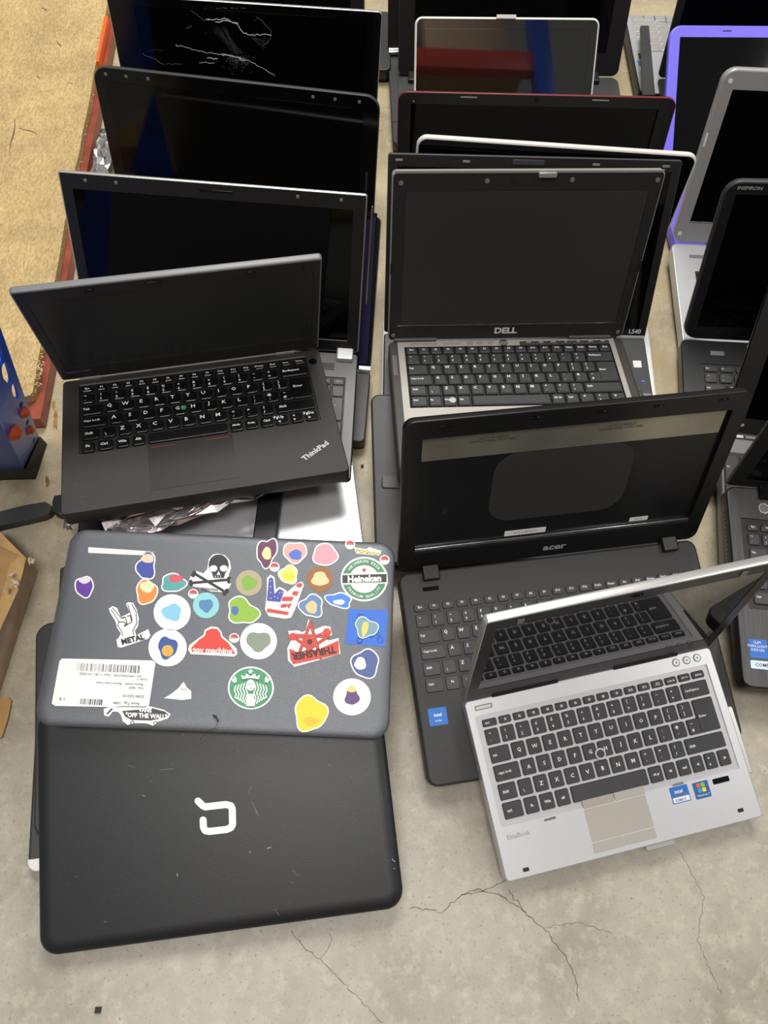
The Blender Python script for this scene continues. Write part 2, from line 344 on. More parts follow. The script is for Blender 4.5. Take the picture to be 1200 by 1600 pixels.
def ribbon(pts,w,z=.0003):
    vs=[];fs=[]
    for i,p in enumerate(pts):
        a=pts[max(0,i-1)];b=pts[min(len(pts)-1,i+1)]; d=Vector((b[0]-a[0],b[1]-a[1])).normalized(); n=Vector((-d.y,d.x))*w*(.5 if i in(0,len(pts)-1) else 1)*random.uniform(.5,1.3)/2
        vs+=[(p[0]+n.x,p[1]+n.y,z),(p[0]-n.x,p[1]-n.y,z)]
        if i: k=2*i; fs.append((k-2,k-1,k+1,k))
    return vs,fs
def crack(pp,w=.0011):
    P3=[]; 
    for a,b in zip(pp,pp[1:]):
        n=max(2,int(math.hypot(b[0]-a[0],b[1]-a[1])/5))
        for i in range(n): t=i/n; P3.append(px(a[0]+(b[0]-a[0])*t+random.uniform(-2,2),a[1]+(b[1]-a[1])*t+random.uniform(-2,2)))
    v,f=ribbon([(p.x,p.y) for p in P3],w); o=mesh('crack',v,f,crackm,parent=fl); return o
crackm=mat('crack_line',(112,103,90),.9)  # dark tone of the thin crack marks on the concrete
crack([(455,1455),(470,1475),(500,1500),(530,1530),(560,1560),(600,1600)],.0007)
crack([(640,1418),(690,1425),(720,1398),(760,1390),(800,1370)],.0009)
crack([(720,1398),(745,1390),(780,1398),(820,1425),(850,1450),(880,1490),(900,1530),(905,1570)],.0010)
crack([(820,1425),(800,1400),(790,1385)],.0007); crack([(850,1450),(900,1440),(960,1460)],.0005)
crack([(500,1500),(520,1470),(515,1450)],.0005); crack([(1060,1330),(1100,1400),(1090,1470),(1130,1560)],.0005)
stainm=mat('rust_stain',(150,112,62),.8,var=.5,vs=60)
def blotch(cx,cy,rx,ry,m,nm='stain',z=.0004,n=14):
    vs=[px(cx+rx*cos(2*pi*i/n)*random.uniform(.6,1.2),cy+ry*sin(2*pi*i/n)*random.uniform(.6,1.2),z) for i in range(n)]
    return mesh(nm,vs,[tuple(reversed(range(n)))],m,parent=fl)
for b in ((87,655,4,16),(84,632,3,8),(74,752,3,12),(67,800,3,10)): blotch(*b,stainm)
om=mat('orange_paint_mark',(200,140,70),.7)
for a in ((596,181,3,1.5),(598,191,1.5,9),(595,203,3,1.5)): blotch(*a,om,'paint_mark')

# ================================================================== left side: board, beam, post
def chip_mat():
    m=bpy.data.materials.new('chipboard'); m.use_nodes=True; nt=m.node_tree; N=nt.nodes; L=nt.links; b=N['Principled BSDF']; tc=N.new('ShaderNodeTexCoord'); b.inputs['Roughness'].default_value=.8
    v=N.new('ShaderNodeTexVoronoi'); v.inputs['Scale'].default_value=420; mp=N.new('ShaderNodeMapping'); mp.inputs['Scale'].default_value=(1,.45,1); L.new(tc.outputs['Object'],mp.inputs[0]); L.new(mp.outputs[0],v.inputs['Vector'])
    r=N.new('ShaderNodeValToRGB'); r.color_ramp.elements[0].color=(*lin((166,138,88)),1); r.color_ramp.elements[1].color=(*lin((206,182,132)),1); L.new(v.outputs['Color'],r.inputs[0])
    n=N.new('ShaderNodeTexNoise'); n.inputs['Scale'].default_value=14; n.inputs['Detail'].default_value=8; L.new(tc.outputs['Object'],n.inputs['Vector'])
    mr=N.new('ShaderNodeMapRange'); mr.inputs[1].default_value=.3; mr.inputs[2].default_value=.7; mr.inputs[3].default_value=.82; mr.inputs[4].default_value=1.1; L.new(n.outputs[0],mr.inputs[0])
    mx=N.new('ShaderNodeMixRGB'); mx.blend_type='MULTIPLY'; mx.inputs[0].default_value=1; L.new(r.outputs[0],mx.inputs[1]); L.new(mr.outputs[0],mx.inputs[2]); L.new(mx.outputs[0],b.inputs['Base Color'])
    bp=N.new('ShaderNodeBump'); bp.inputs['Strength'].default_value=.5; bp.inputs['Distance'].default_value=.001; L.new(v.outputs['Distance'],bp.inputs['Height']); L.new(bp.outputs[0],b.inputs['Normal'])
    return m
ZB=.026; ZT=.042
e0,e1=px(51,613,ZT),px(167,10,ZT); dirv=(e1-e0).normalized(); ang=math.atan2(dirv.y,dirv.x)
perp=Vector((-dirv.y,dirv.x,0))
CM=chip_mat()
def along(s,t,z): p=e0+dirv*s+perp*t; return Vector((p.x,p.y,z))
# board with a slightly frayed edge and end
edge=[(0,0)]; 
n=60
for i in range(1,n): edge.append((i*2.6/n,random.uniform(-.0012,.0016)))
top=[along(s,t,ZT) for s,t in edge]+[along(2.6,.9,ZT),along(.0,.9,ZT),along(-.004,.3,ZT),along(.001,.1,ZT),along(-.005,.04,ZT),along(-.008,.012,ZT),along(-.005,.003,ZT)]
k=len(top); bot=[Vector((p.x,p.y,ZB)) for p in top]
board=mesh('chipboard_sheet',top+bot,[tuple(range(k)),tuple(reversed(range(k,2*k)))]+[(i,k+i,k+(i+1)%k,(i+1)%k) for i in range(k)],CM)
tag(board,'sandy yellow chipboard sheet lying along the left edge of the floor','board')
chips=[];cf=[]
for i in range(260):
    s=random.uniform(-.006,.02)+abs(random.gauss(0,.05)) if i<170 else random.uniform(0,1.6); t=random.gauss(.002,.004) if i>60 else random.uniform(0,.05); a=random.uniform(0,6.3); l=random.uniform(.002,.007); w=.0007
    if s<.02 and i<=60: s=random.uniform(-.008,.004)
    p=along(s,t,ZT+random.uniform(-.008,.001)); u=Vector((cos(a),sin(a),random.uniform(-.4,.4)))*l/2; v=Vector((-sin(a),cos(a),0))*w
    b=len(chips); chips+=[p-u-v,p+u-v,p+u+v,p-u+v]; cf.append((b,b+1,b+2,b+3))
o=mesh('frayed_chips',chips,cf,CM,parent=board); o['kind']='stuff'
sc=mat('dark_scuff',(96,80,52),.9)
for x,y,l,a in ((20,210,26,100),(60,120,5,30),(92,68,6,60),(108,130,5,0),(70,15,5,20),(45,205,14,15)):
    pts=[px(x+l*t*cos(rad(a))+random.uniform(-1.5,1.5),y+l*t*sin(rad(a))+random.uniform(-1.5,1.5)) for t in (-1,-.5,0,.5,1)]
    pts=[px(x+l*t*cos(rad(a))+random.uniform(-1.5,1.5),y+l*t*sin(rad(a))+random.uniform(-1.5,1.5),ZT) for t in (-1,-.5,0,.5,1)]
    v,f=ribbon([(p.x,p.y) for p in pts],.0022,ZT+.0002); mesh('scuff',v,f,sc,parent=board)
redm=mat('red_oxide_steel',(140,66,50),.4,dust=.5,ds=60,var=.25,vs=30)
b0=px(78,569,ZB); toff=(b0-Vector((e0.x,e0.y,ZB))).dot(perp)
beam=empty('rack_beam',Matrix.Identity(4),'red-brown painted steel beam under the chipboard edge','beam')
def prism(name,poly,z0,z1,m,parent=None,smooth=None):
    k=len(poly); vs=[(p[0],p[1],z1) for p in poly]+[(p[0],p[1],z0) for p in poly]
    return mesh(name,vs,[tuple(range(k)),tuple(reversed(range(k,2*k)))]+[(i,k+i,k+(i+1)%k,(i+1)%k) for i in range(k)],m,parent=parent)
s0=-.035
prism('beam_box',[along(s0,toff,0),along(2.6,toff-.01,0),along(2.6,toff+.05,0),along(s0,toff+.05,0)],.004,ZB-.001,redm,beam)
prism('beam_step',[along(s0,toff+.03,0),along(2.6,toff+.03,0),along(2.6,toff+.06,0),along(s0,toff+.06,0)],ZB-.001,ZB+.0,redm,beam)
prism('orange_lip',[px(163,26,ZT)[:2],px(150,97,ZT)[:2],px(154,97,ZT)[:2],px(169,26,ZT)[:2]],ZB,ZT+.001,mat('orange_paint',(236,104,36),.4),beam)['label']='bright orange painted lip'

bluem=mat('blue_powder_coat',(20,78,190),.35,dust=.35,ds=50,var=.2,vs=20)
post=empty('rack_post',Matrix.Identity(4),'blue slotted steel rack post with orange clips on a black foot','rack post')
zf=.022; p1,p2,p3=px(38,730,zf),px(61,683,zf),px(-60,732,zf)
vd=-(CR@Vector(((167-600)/F,-(984-800)/F,-1))).normalized()
def sheet(name,o,u,v,lu,lv,holes,m,parent,th=.003):
    """steel sheet with through holes; u across, v up"""
    bm=bmesh.new(); es=[]
    def loop(pts):
        vs=[bm.verts.new((a,b,0)) for a,b in pts]; es.extend(bm.edges.new((vs[i],vs[(i+1)%len(vs)])) for i in range(len(vs)))
    loop([(0,0),(lu,0),(lu,lv),(0,lv)])
    for (cx,cy,rx,ry) in holes: loop([(cx+rx*cos(t*pi/6)*(1 if sin(t*pi/6)>0 else .75),cy+ry*sin(t*pi/6)) for t in range(12)])
    bmesh.ops.triangle_fill(bm,edges=es,use_beauty=True,normal=(0,0,1))
    r=bmesh.ops.extrude_face_region(bm,geom=bm.faces[:]); w=u.cross(v).normalized()
    for e in r['geom']:
        if isinstance(e,bmesh.types.BMVert): e.co.z=-th
    for x in bm.verts: q=o+u*x.co.x+v*x.co.y+w*x.co.z; x.co=q
    bmesh.ops.recalc_face_normals(bm,faces=bm.faces[:])
    me=bpy.data.meshes.new(name); bm.to_mesh(me); bm.free(); me.materials.append(m); return col(bpy.data.objects.new(name,me),parent)
u12=(p2-p1); l12=u12.length; u12.normalize()
def onsheet(x,y):
    # pixel -> (u,v) on the slotted face
    d=CR@Vector(((x-600)/F,-(y-800)/F,-1)); A=Matrix((u12,vd,-d)).transposed(); s=A.inverted()@(CC-p1); return s.x,s.y
hl=[]
for x,y,rx,ry in ((-2,553,.007,.032),(10.5,584,.007,.034),(24,612,.0055,.028),(-14,522,.007,.032)):
    a,b=onsheet(x,y); hl.append((min(max(a,.012),l12-.012),b,rx,ry))
sheet('slotted_face',p1,u12,vd,l12,.5,hl,bluem,post)
u13=(p3-p1).normalized(); sheet('front_face',p1,u13,vd,.10,.5,[],bluem,post)
cl=mat('orange_clip',(226,98,48),.4)
def clip(x,y,s=.006):
    a,b=onsheet(x,y); o=p1+u12*min(max(a,.01),l12-.01)+vd*b; w=u12.cross(vd).normalized()
    if (CC-o).dot(w)<0: w=-w
    vs=[];fs=[]
    for i in range(8):
        t=i*pi/4; r=s*random.uniform(.75,1.2); vs.append(o+u12*cos(t)*r+vd*sin(t)*r*1.3)
    for i in range(8):
        t=i*pi/4; r=s*random.uniform(.4,.6); vs.append(o+w*s*.8+u12*cos(t)*r+vd*sin(t)*r*1.3)
    mesh('clip',vs,[tuple(range(8,16))]+[(i,(i+1)%8,8+(i+1)%8,8+i) for i in range(8)],cl,parent=post,smooth=60)
clip(36,644,.009); clip(46,671,.008)
o=clip(4,708,.012)
dh=mat('dark_slot',(8,9,12),.6)
for x,y,r in ((33,632,.004),(43,660,.004),(53,688,.004)):
    a,b=onsheet(x,y); a=min(max(a,.008),l12-.008); c0=p1+u12*a+vd*max(b,.004)+ (u12.cross(vd).normalized())*(.0006 if (CC-p1).dot(u12.cross(vd))>0 else -.0006)
    mesh('dark_slot',[c0+u12*r*cos(t*pi/4)+vd*r*1.6*sin(t*pi/4) for t in range(8)],[tuple(range(8))],dh,parent=post)
A0,A1,A2=px(56,749,0),px(74,694,0),px(-60,752,0); B0,B1,B2=px(40,733,zf),px(63,682,zf),px(-60,733,zf)
far=p2+(p3-p1); far0=A1+(A2-A0)
mesh('foot',[A1,A0,A2,(far0.x,far0.y,0),B1,B0,B2,(far.x,far.y,zf)],[(0,1,5,4),(1,2,6,5),(2,3,7,6),(3,0,4,7),(4,5,6,7)],mat('scuffed_black_steel',(44,43,40),.45,dust=.8,ds=40,bump=.4),parent=post)

# flat plastic strip
sm_=mat('dark_grey_strip',(58,58,60),.5,bump=.4,bs=500)
st=empty('plastic_strip',Matrix.Identity(4),'flat dark grey plastic strip with rounded end reaching in from the left edge','strip')
zz=.016
pl=[px(-40,806,zz),px(-40,832,zz),px(0,822,zz),px(40,813,zz),px(66,807,zz),px(76,802,zz),px(81,795,zz),px(78,788,zz),px(70,784,zz),px(40,789,zz),px(0,799,zz)]
prism('strip',pl,.006,zz,sm_,st)
prism('neck',[px(79,798,zz),px(90,800,zz),px(92,792,zz),px(80,790,zz)],.006,zz-.002,M['rubber'],st)
prism('end_block',[px(85,802,zz),px(97,806,zz),px(98,776,zz),px(87,778,zz),px(84,788,zz)],.004,zz+.006,M['rubber'],st)

def crumple(name,corners,nu,nv,amp,m,label,cat,thick=0,seed=1,par=None):
    rnd=random.Random(seed); vs=[];fs=[]
    a,b,c,d=[Vector(q) for q in corners]
    for j in range(nv+1):
        for i in range(nu+1):
            u,v=i/nu,j/nv; p=a*(1-u)*(1-v)+b*u*(1-v)+c*u*v+d*(1-u)*v
            vs.append(p+Vector((rnd.gauss(0,amp*.5),rnd.gauss(0,amp*.5),rnd.uniform(-amp,amp))))
    for j in range(nv):
        for i in range(nu):
            k=j*(nu+1)+i
            if rnd.random()<.5: fs+=[(k,k+1,k+nu+2),(k,k+nu+2,k+nu+1)]
            else: fs+=[(k,k+1,k+nu+1),(k+1,k+nu+2,k+nu+1)]
    o=mesh(name,vs,fs,m,parent=par)
    if label: tag(o,label,cat)
    return o
bagm=mat('antistatic_film',(214,208,208),.16,metal=.85,var=.5,vs=45)
zb=.110
crumple('antistatic_bag',[px(150,800,zb),px(190,850,zb-.004),px(425,766,zb+.002),px(340,725,zb-.004)],22,8,.006,bagm,'crumpled silver antistatic bag under the front of the black laptop with pointing stick','bag',seed=3)
crumple('crumpled_foil',[px(95,800,.05),px(103,828,.03),px(110,826,.05),px(106,802,.06)],4,6,.004,bagm,'small crumpled grey foil scrap below the plastic strip end','foil',seed=5)
crumple('clear_wrap',[px(138,275,.03),px(172,275,.03),px(180,200,.03),px(156,200,.03)],6,9,.006,mat('grey_wrap',(170,168,168),.2,metal=.6),'crumpled silvery wrap beside the red beam','wrap',seed=6)

# cardboard
card=mat('cardboard',(176,138,88),.8,var=.12,vs=40,bump=.2,bs=300); cards=mat('cardboard_side',(186,162,138),.7,var=.15,vs=60)
cb=empty('cardboard_box',Matrix.Identity(4),'torn brown cardboard box in the lower left beside the laptops','box')
A=px(57,893);B=px(-2,1080);Cc=px(-60,838); ab=(B-A); ac=(Cc-A); hb=.05
side=ab.normalized()*.42; back=ac.normalized()*.25; t0=A; 
def q(a,b,z): v=t0+side*a+back*b; return (v.x,v.y,z)
prism('box_body',[q(0,0,0)[:2],q(1,0,0)[:2],q(1,1,0)[:2],q(0,1,0)[:2]][::-1],0,hb,[card],cb)
mesh('side_panel',[q(-.002,-.01,.001),q(1,-.01,.001),q(1,-.012,hb),q(-.002,-.012,hb)],[(0,1,2,3)],cards,parent=cb)
mesh('torn_flap',[q(.0,-.03,hb+.001),q(.10,-.05,hb+.004),q(.22,-.02,hb+.002),q(.5,.0,hb+.002),q(.5,.5,hb+.002),q(0,.5,hb+.002),q(-.05,.2,hb-.006)],[tuple(range(7))],mat('cardboard_flap',(196,158,104),.8,var=.15,vs=50),parent=cb)
pp=mat('torn_paper',(205,188,160),.8)
for x,y in ((18,900),(24,908),(8,922),(21,915),(48,876)):
    crumple('torn_paper',[px(x-4,y-3,hb+.012),px(x+4,y-4,hb+.012),px(x+5,y+4,hb+.012),px(x-3,y+4,hb+.012)],3,3,.003,pp,None,None,seed=int(x),par=cb)
o=prism('cardboard_scrap',[px(-20,1089)[:2],px(16,1091)[:2],px(20,1096)[:2],px(14,1125)[:2],px(5,1153)[:2],px(-20,1158)[:2]][::-1],.0005,.004,card); tag(o,'flat torn cardboard scrap on the concrete at the left edge','cardboard')
for x,y,s,nm,lb in ((154,1578,.006,'floor_debris','tiny black plastic square near the bottom of the floor'),(566,729,.004,'floor_debris','tiny black clip on the concrete between the two laptop columns')):
    p=px(x,y); prism(nm,[(p.x-s/2,p.y-s/2),(p.x+s/2,p.y-s/2.4),(p.x+s/2,p.y+s/2),(p.x-s/2,p.y+s/2.2)],.0004,.003,M['rubber']); tag(bpy.data.objects[-1] if False else S.collection.objects[-1],lb,'debris')

# ================================================================== the laptops in full view
mk=[M['key'],M['legend'],M['legendblue']]
# --- black laptop with pointing stick, lid half closed
r,b,l=laptop('think','black open laptop with a red-striped touchpad and its lid tipped forward',T=.023,bm_='thinkbody',br=.006,holes=[(-151,14,152,134,2.2)],lm='grey',bez='thinkbezel',lr=.004,lt=.009,lc=.0022,scr=(-160,32,162,183),sm='matte',bc=.0015)
fn=[(1.1,'Esc')]+[(1,'F%d'%i) for i in range(1,13)]+[(1.05,t) for t in ('Home','End','Insert')]+[(1.1,'Delete')]
bot=[(1,'Fn'),(1.15,'Ctrl'),(1,'Win'),(1,'Alt'),(5.3,''),(1,'AltGr'),(1,'PrtSc'),(1,'Ctrl'),(1,'PgUp|<'),(1,'^|v'),(1,'PgDn|>')]
keyboard(b,-.150,.0145,.151,.1335,iso(fn,bot),-.0022,.0030,mk,gap=.0035,ls=.0078,ins=.0014,rh=[.6,1,1,1,1,.95],ch=.002)
flat(b,-150,11.5,151,14,paint((96,95,93)),'trim_strip',.0005,label='grey trim strip above the keys')
tp=flat(b,-68,135,37,208,mat('touchpad_black',(34,33,32),.4,dust=.7,ds=60),'touchpad',.0004)
for x0,x1 in ((-66,-34),(2,34)): flat(b,x0,139,x1,140.6,paint((120,44,40)),'red_line',.0003,.0004)
text('ThinkPad',.0105,.1355,-.184,.0003,paint((190,190,190)),b,'lettering',32,.03,2,1.05)
o=cyl('pointing_stick',(-.0195,-.0795,.0005),(-.0195,-.0795,.0022),.0035,paint((70,150,110)),b); o['label']='green rubber pointing stick'
cyl('power_button',(.160,-.0245,0),(.160,-.0245,.0008),.0055,M['gloss'],b)
for x0,x1 in ((-150,-122),(112,138)): hinge(r,.023,x0,x1,.0052,'silverside')
logo(l,'ThinkPad T440',.0052,-147,21,M['legendg'],0)
bumper(l,-90,195,'gloss');bumper(l,90,195,'gloss'); bumper(l,-20,196,'gloss',.02,.003,'webcam')
bumper(l,150,192,'gloss',.004,.003)
flat(b,-172,0,-171.5,1,M['black'],'latch')

# --- silver small laptop
r,b,l=laptop('elite','silver open laptop with charcoal keys nearest the camera on the right',T=.024,bm_='silver',br=.005,holes=[(-145,18.5,143,139.5,1.6)],lm='silverside',bez='acerlid',lr=.004,lt=.010,scr=(-140,30,140,192),sm='screenmirror',floorm='traysil',bc=.0012)
mk2=[M['keydk'],M['legend'],M['legendg']]
fn=[(1.15,'esc')]+[(1,'f%d'%i) for i in range(1,13)]+[(1,'num lk'),(1,'prt sc'),(1.05,'delete')]
bot=[(1.35,'ctrl'),(1,'fn'),(1,'Win'),(1,'alt'),(5.1,''),(1,'alt gr'),(.9,'='),(.95,'ctrl'),(.9,'<'),(.9,'^|v'),(.9,'>')]
R_=iso(fn,bot); R_[1][-1]=(1.9,'backspace'); R_[3][0]=(1.75,'caps lock'); R_[2][0]=(1.4,'tab'); 
keyboard(b,-.1395,.0225,.1375,.1345,R_,-.0016,.0024,mk2,gap=.0026,ls=.0058,place='c',ins=.0007,rh=[.55,1,1,1,1,1])
for x0,x1,y0,y1 in ((-48.5,-11.5,132,141.5),(-10.5,25.5,132,141.5),(-49.5,-12.5,178,188.5),(-11.5,24.5,178,188.5)): flat(b,x0,y0,x1,y1,mat('satin_button',(168,163,152),.4,metal=.4) if x0==-48.5 else M.get('tb',M['delldeck']),'touchpad_button',.0006)
flat(b,-49,142.5,25,177,M['delldeck'],'touchpad',.0002)
o=cyl('pointing_stick',(-.0136,-.0885,-.001),(-.0136,-.0885,.0026),.0062,M['silver'],b); cyl('stick_cap',(-.0136,-.0885,.0026),(-.0136,-.0885,.0034),.0046,M['keydk'],b)
for x in (106.5,120.2,133.7):
    cyl('round_button',(x/1000,-.0092,0),(x/1000,-.0092,.0006),.0048,M['grey'],b); cyl('button_face',(x/1000,-.0092,.0006),(x/1000,-.0092,.0009),.0036,M['silver'],b); cyl('button_mark',(x/1000,-.0092,.0009),(x/1000,-.0092,.001),.0012,M['grey'],b)
o=flat(b,-143,7,-122,12.5,M['chrome'],'power_slider',.0006); flat(b,-141.5,8.2,-123.5,11.3,M['white'],'slider_face',.0003,.0006)
def lab(o,t): o['label']=t; return o
blue=paint((28,104,190))
s_=lab(flat(b,54,142,76,160,blue,'badge'),'blue and white processor badge'); text('intel',.0058,.064,-.1475,.0005,M['legend'],b,'lettering',0,.02); text('CORE i7',.0035,.064,-.1568,.0008,paint((20,70,150)),b,'lettering',0,.02); flat(b,55,153.5,75,159,paint((225,230,236)),'badge_band',.0002,.0003); flat(b,55.5,151.2,74,152.2,paint((240,200,50)),'badge_line',.0002,.0003)
lab(flat(b,82,143,101,161,paint((36,92,150)),'badge'),'blue four-colour window badge')
for dx,dy,cc in ((-1,1,(226,90,50)),(1,1,(120,190,60)),(-1,-1,(50,150,220)),(1,-1,(250,205,50))): flat(b,91.5+dx*2.7-2.3,149.5-dy*2.7-2.3,91.5+dx*2.7+2.3,149.5-dy*2.7+2.3,paint(cc),'window_pane',.0002,.0003)
text('Windows 7',.0032,.0915,-.1575,.0005,M['legend'],b,'lettering',0,.0)
flat(b,107,144,127,150,M['gloss'],'fingerprint_reader',.0006,label='black fingerprint reader')
for x,y in ((-89,141.5),(66,138.8)): flat(b,x-7,y,x+7,y+2.6,M['chrome'],'status_light',.0004)
for x,y in ((-129,187),(129,183)): flat(b,x-3.5,y-2,x+3.5,y+2,M['rubber'],'latch_slot',.0003)
text('EliteBook',.0068,-.128,-.151,.0003,paint((140,140,142)),b,'lettering',0,0)
for x in (-118,112): bumper(l,x,199,'grey',.007,.009)
logo(l,'hp',.008,0,16,M['grey'],.03); bumper(l,0,200,'gloss',.012,.004,'webcam')
o=slab('drive_bay',.150,-.150,.164,-.072,.008,M['silverside'],.003,.001,parent=r); o.location=(0,0,.012); o['label']='silver drive bay edge sticking out'
o=slab('front_latch',.01,-.201,.045,-.192,.004,M['silverside'],.002,.001,parent=r); o.location=(0,0,.022)
hinge(r,.024,-120,-40,.005,'black'); hinge(r,.024,30,110,.005,'black')

# --- charcoal laptop, display panel missing
r,b,l=laptop('acer','large charcoal open laptop with display panel missing and silver foil inside the lid',T=.025,bm_='acer',br=[.012,.012,.012,.012],lm='acerlid',bez='acerlid',lr=[.012,.012,.012,.012],lt=.010,scr=(-175,33,176,207),sm=None,rec=.005,bc=.003)
l.data.materials[2]=M['interior']
mk3=[M['keyac'],M['legend'],M['legendblue']]
fn=[(1,'Esc')]+[(1,'F%d'%i) for i in range(1,13)]+[(1,t) for t in ('PrtSc','Pause','Ins','Del','Home','PgUp','PgDn','End')]
def numpad(r,rows):
    for a,c in zip(r,rows): a.append((.35,None)); a+=K(c) if c else []
    return r
R_=iso(fn[:17],[(1.25,'Ctrl'),(1,'Fn'),(1,'Win'),(1,'Alt'),(5,''),(1,'Alt Gr'),(1,'='),(1.25,'Ctrl'),(1,'<'),(1,'^|v'),(1,'>')])
R_[0]=fn
for a,c in zip(R_[1:],('Num / * -','7 8 9 +','4 5 6 ','1 2 3 Ent','0 . ')): a.append((.3,None)); a+=[(1,t if t else None) for t in c.split(' ')]
keyboard(b,-.1825,.038,.184,.1465,R_,.0,.0016,mk3,gap=.0032,ls=.0054,ins=.0006,rh=[.66,1,1,1,1,1],ch=.0015)
o=slab('film_band',-.173,.173,.172,.2055,.0006,M['film'],.001,.0001,parent=l); o.location=(0,0,-.0042); o['label']='silvery film band along the top inside'
o=slab('foil_strip',-.176,.0335,.176,.0385,.003,M['foil'],.001,.0005,parent=l); o.location=(0,0,-.0018); o['label']='bright foil strip along the bottom inside'
o=slab('adhesive_pad',-.089,.068,.0775,.172,.0005,M['pad'],.028,.0001,parent=l,n=10); o.location=(0,0,-.0044); o['label']='large dark grey rounded pad'
for x0,y0,x1,y1,s in ((-.064,.0415,-.012,.0500,'2502 SC4D46210'),(.096,.0425,.120,.0490,'N13F')):
    o=slab('paper_label',x0,y0,x1,y1,.0004,M['white'],.0006,.0001,parent=l); o.location=(0,0,-.0038); o['label']='small white paper label'
    text(s,.0042,(x0+x1)/2,(y0+y1)/2,-.0037,paint((50,50,50)),l,'lettering',0,0,1)
for i,(x,y) in enumerate(((-.142,.095),(.05,.196),(-.095,.196))):
    text('||||||||' if i==0 else 'CAUTION ENERGY\nHANDLE PANEL WITH CARE',.004 if i else .005,x,y,-.0036,paint((60,60,56)),l,'lettering',90 if i==0 else 0,0,1)
logo(l,'acer',.014,3,16,paint((150,152,155)),.03,0,1.2)
for x in (-150,-55,20,85,160): bumper(l,x,222,'gloss',.012,.002)
for x0,x1 in ((-165,-144),(147,167)):
    o=slab('hinge',x0/1000,-.013,x1/1000,.010,.016,M['black'],.002,.002,parent=r); o.location=(0,0,.0330)
lab(flat(b,-183,163,-161,183,paint((34,110,196)),'badge'),'square blue processor badge'); text('intel',.0055,-.172,-.171,.0005,M['legend'],b,'lettering',0,.02); text('inside',.0035,-.172,-.1775,.0005,M['legend'],b)
flat(b,-167,20,-147,25,M['gloss'],'power_button',.0008)

# --- grey-deck business laptop
r,b,l=laptop('dell','open business laptop with champagne-coloured deck and dull grey screen in the middle',T=.030,bm_='dellbody',deck='dellbody',br=.010,holes=[(-155,2.5,155,157,.6),(-145,14,147,131,3.0)][0:0]+[(-146.5,13,148,128,3.0)],lm='delldeck',bez='dellbezel',lr=.006,lt=.012,scr=(-151,24,153,212),sm='mattedell',bc=.003)
def frame(b,x0,y0,x1,y1,hx0,hy0,hx1,hy1,m,h=.0006):
    vs=[(x0,-y0),(x1,-y0),(x1,-y1),(x0,-y1),(hx0,-hy0),(hx1,-hy0),(hx1,-hy1),(hx0,-hy1)]; vs=[(a/1000,c/1000,h) for a,c in vs]+[(a/1000,c/1000,0) for a,c in vs]
    f=[]
    for i in range(4): j=(i+1)%4; f+=[(i,4+i,4+j,j),(i,j,8+j,8+i),(4+i,12+i,12+j,4+j)]
    return mesh('deck_plate',vs,f,m,parent=b)
frame(b,-155,2.5,154.5,158,-146,13.5,147.5,127.5,M['delldeck'])
lab(flat(b,18,6,147,14,M['dellbody'],'deck_strip',.0009),'dark strip behind the function keys')
mk4=[M['keydell'],M['legend'],M['legendblue']]
fn=[(1,'Esc')]+[(1,'F%d'%i) for i in range(1,13)]+[(1,t) for t in ('Num','PrtSc','Home','End')]
R_=iso(fn,[(1.25,'Ctrl'),(1,'Fn'),(1,'Win'),(1,'Alt'),(5.6,''),(1,'Alt Gr'),(1,'Ctrl'),(1.1,'<'),(1.1,'^|v'),(1.1,'>')])
keyboard(b,-.145,.0145,.1465,.1265,R_,-.003,.0052,mk4,gap=.0012,ls=.0058,ins=.0022,rh=[.72,1,1,1,1,1.0])
keyboard(b,.022,.0055,.1465,.0145,[[(1,'Scroll'),(1,'Pause'),(1,'Break'),(1,'Ins'),(1,'Del'),(1,'PgUp'),(1,'PgDn')]],-.0005,.003,mk4,gap=.0012,ls=.0038,ins=.0015,rh=[1])
text('LATITUDE D630',.0055,-.118,-.0080,.0008,paint((90,88,86)),b,'lettering',0,0,1)
lab(flat(b,-92,5.5,-66,9.5,paint((140,136,130)),'indicator_panel',.0003,.0006),'indicator light panel')
for x in (-52,-38,-22,): cyl('round_button',(x/1000,-.008,.0006),(x/1000,-.008,.0016),.0042,M['silverside'],b)
cyl('power_button',(-.005,-.0085,.0006),(-.005,-.0085,.002),.0062,M['chrome'],b)
o=cyl('windows_key_badge',(-.0885,-.1165,.0024),(-.0885,-.1165,.0027),.0048,M['silverside'],b); o['label']='round silver badge on a key'
gv=[];gf=[]
for i in range(16):
    for j in range(2):
        x=-.1625+j*.003; y=-.030-i*.0024; k=len(gv); gv+=[(x-.0011,y-.0006,.0002),(x+.0011,y-.0006,.0002),(x+.0011,y+.0006,.0002),(x-.0011,y+.0006,.0002)]; gf.append((k,k+1,k+2,k+3))
o=mesh('speaker_grille',gv,gf,paint((140,136,126)),parent=b); o['kind']='stuff'
logo(l,'DELL',.0125,-2,14.5,paint((205,205,205)),.04,0,1.15)
for x,y in ((-157,222),(-52,224),(53,225),(160,224),(-161,9),(160,9)): screw(l,x,y)
o=flat(l,-155,-24,155,-25,M['chrome'],'screen_trim',.0004); 
o=flat(l,-165,-233.8,165,-236.5,M['silverside'],'lid_edge',.001); o=raised('latch',.010,.229,.032,.2345,.004,M['silverside'],l)
raised('latch_slot',-.022,.222,-.016,.228,.0006,M['rubber'],l)
for x,y in ((-166,110),(166,110)): raised('rubber_bumper',x/1000-.0015,y/1000-.008,x/1000+.0015,y/1000+.008,.001,M['rubber'],l)
for x0,x1 in ((-160,-100),(90,150)): hinge(r,.030,x0,x1,.0045,'dellbody',.001)

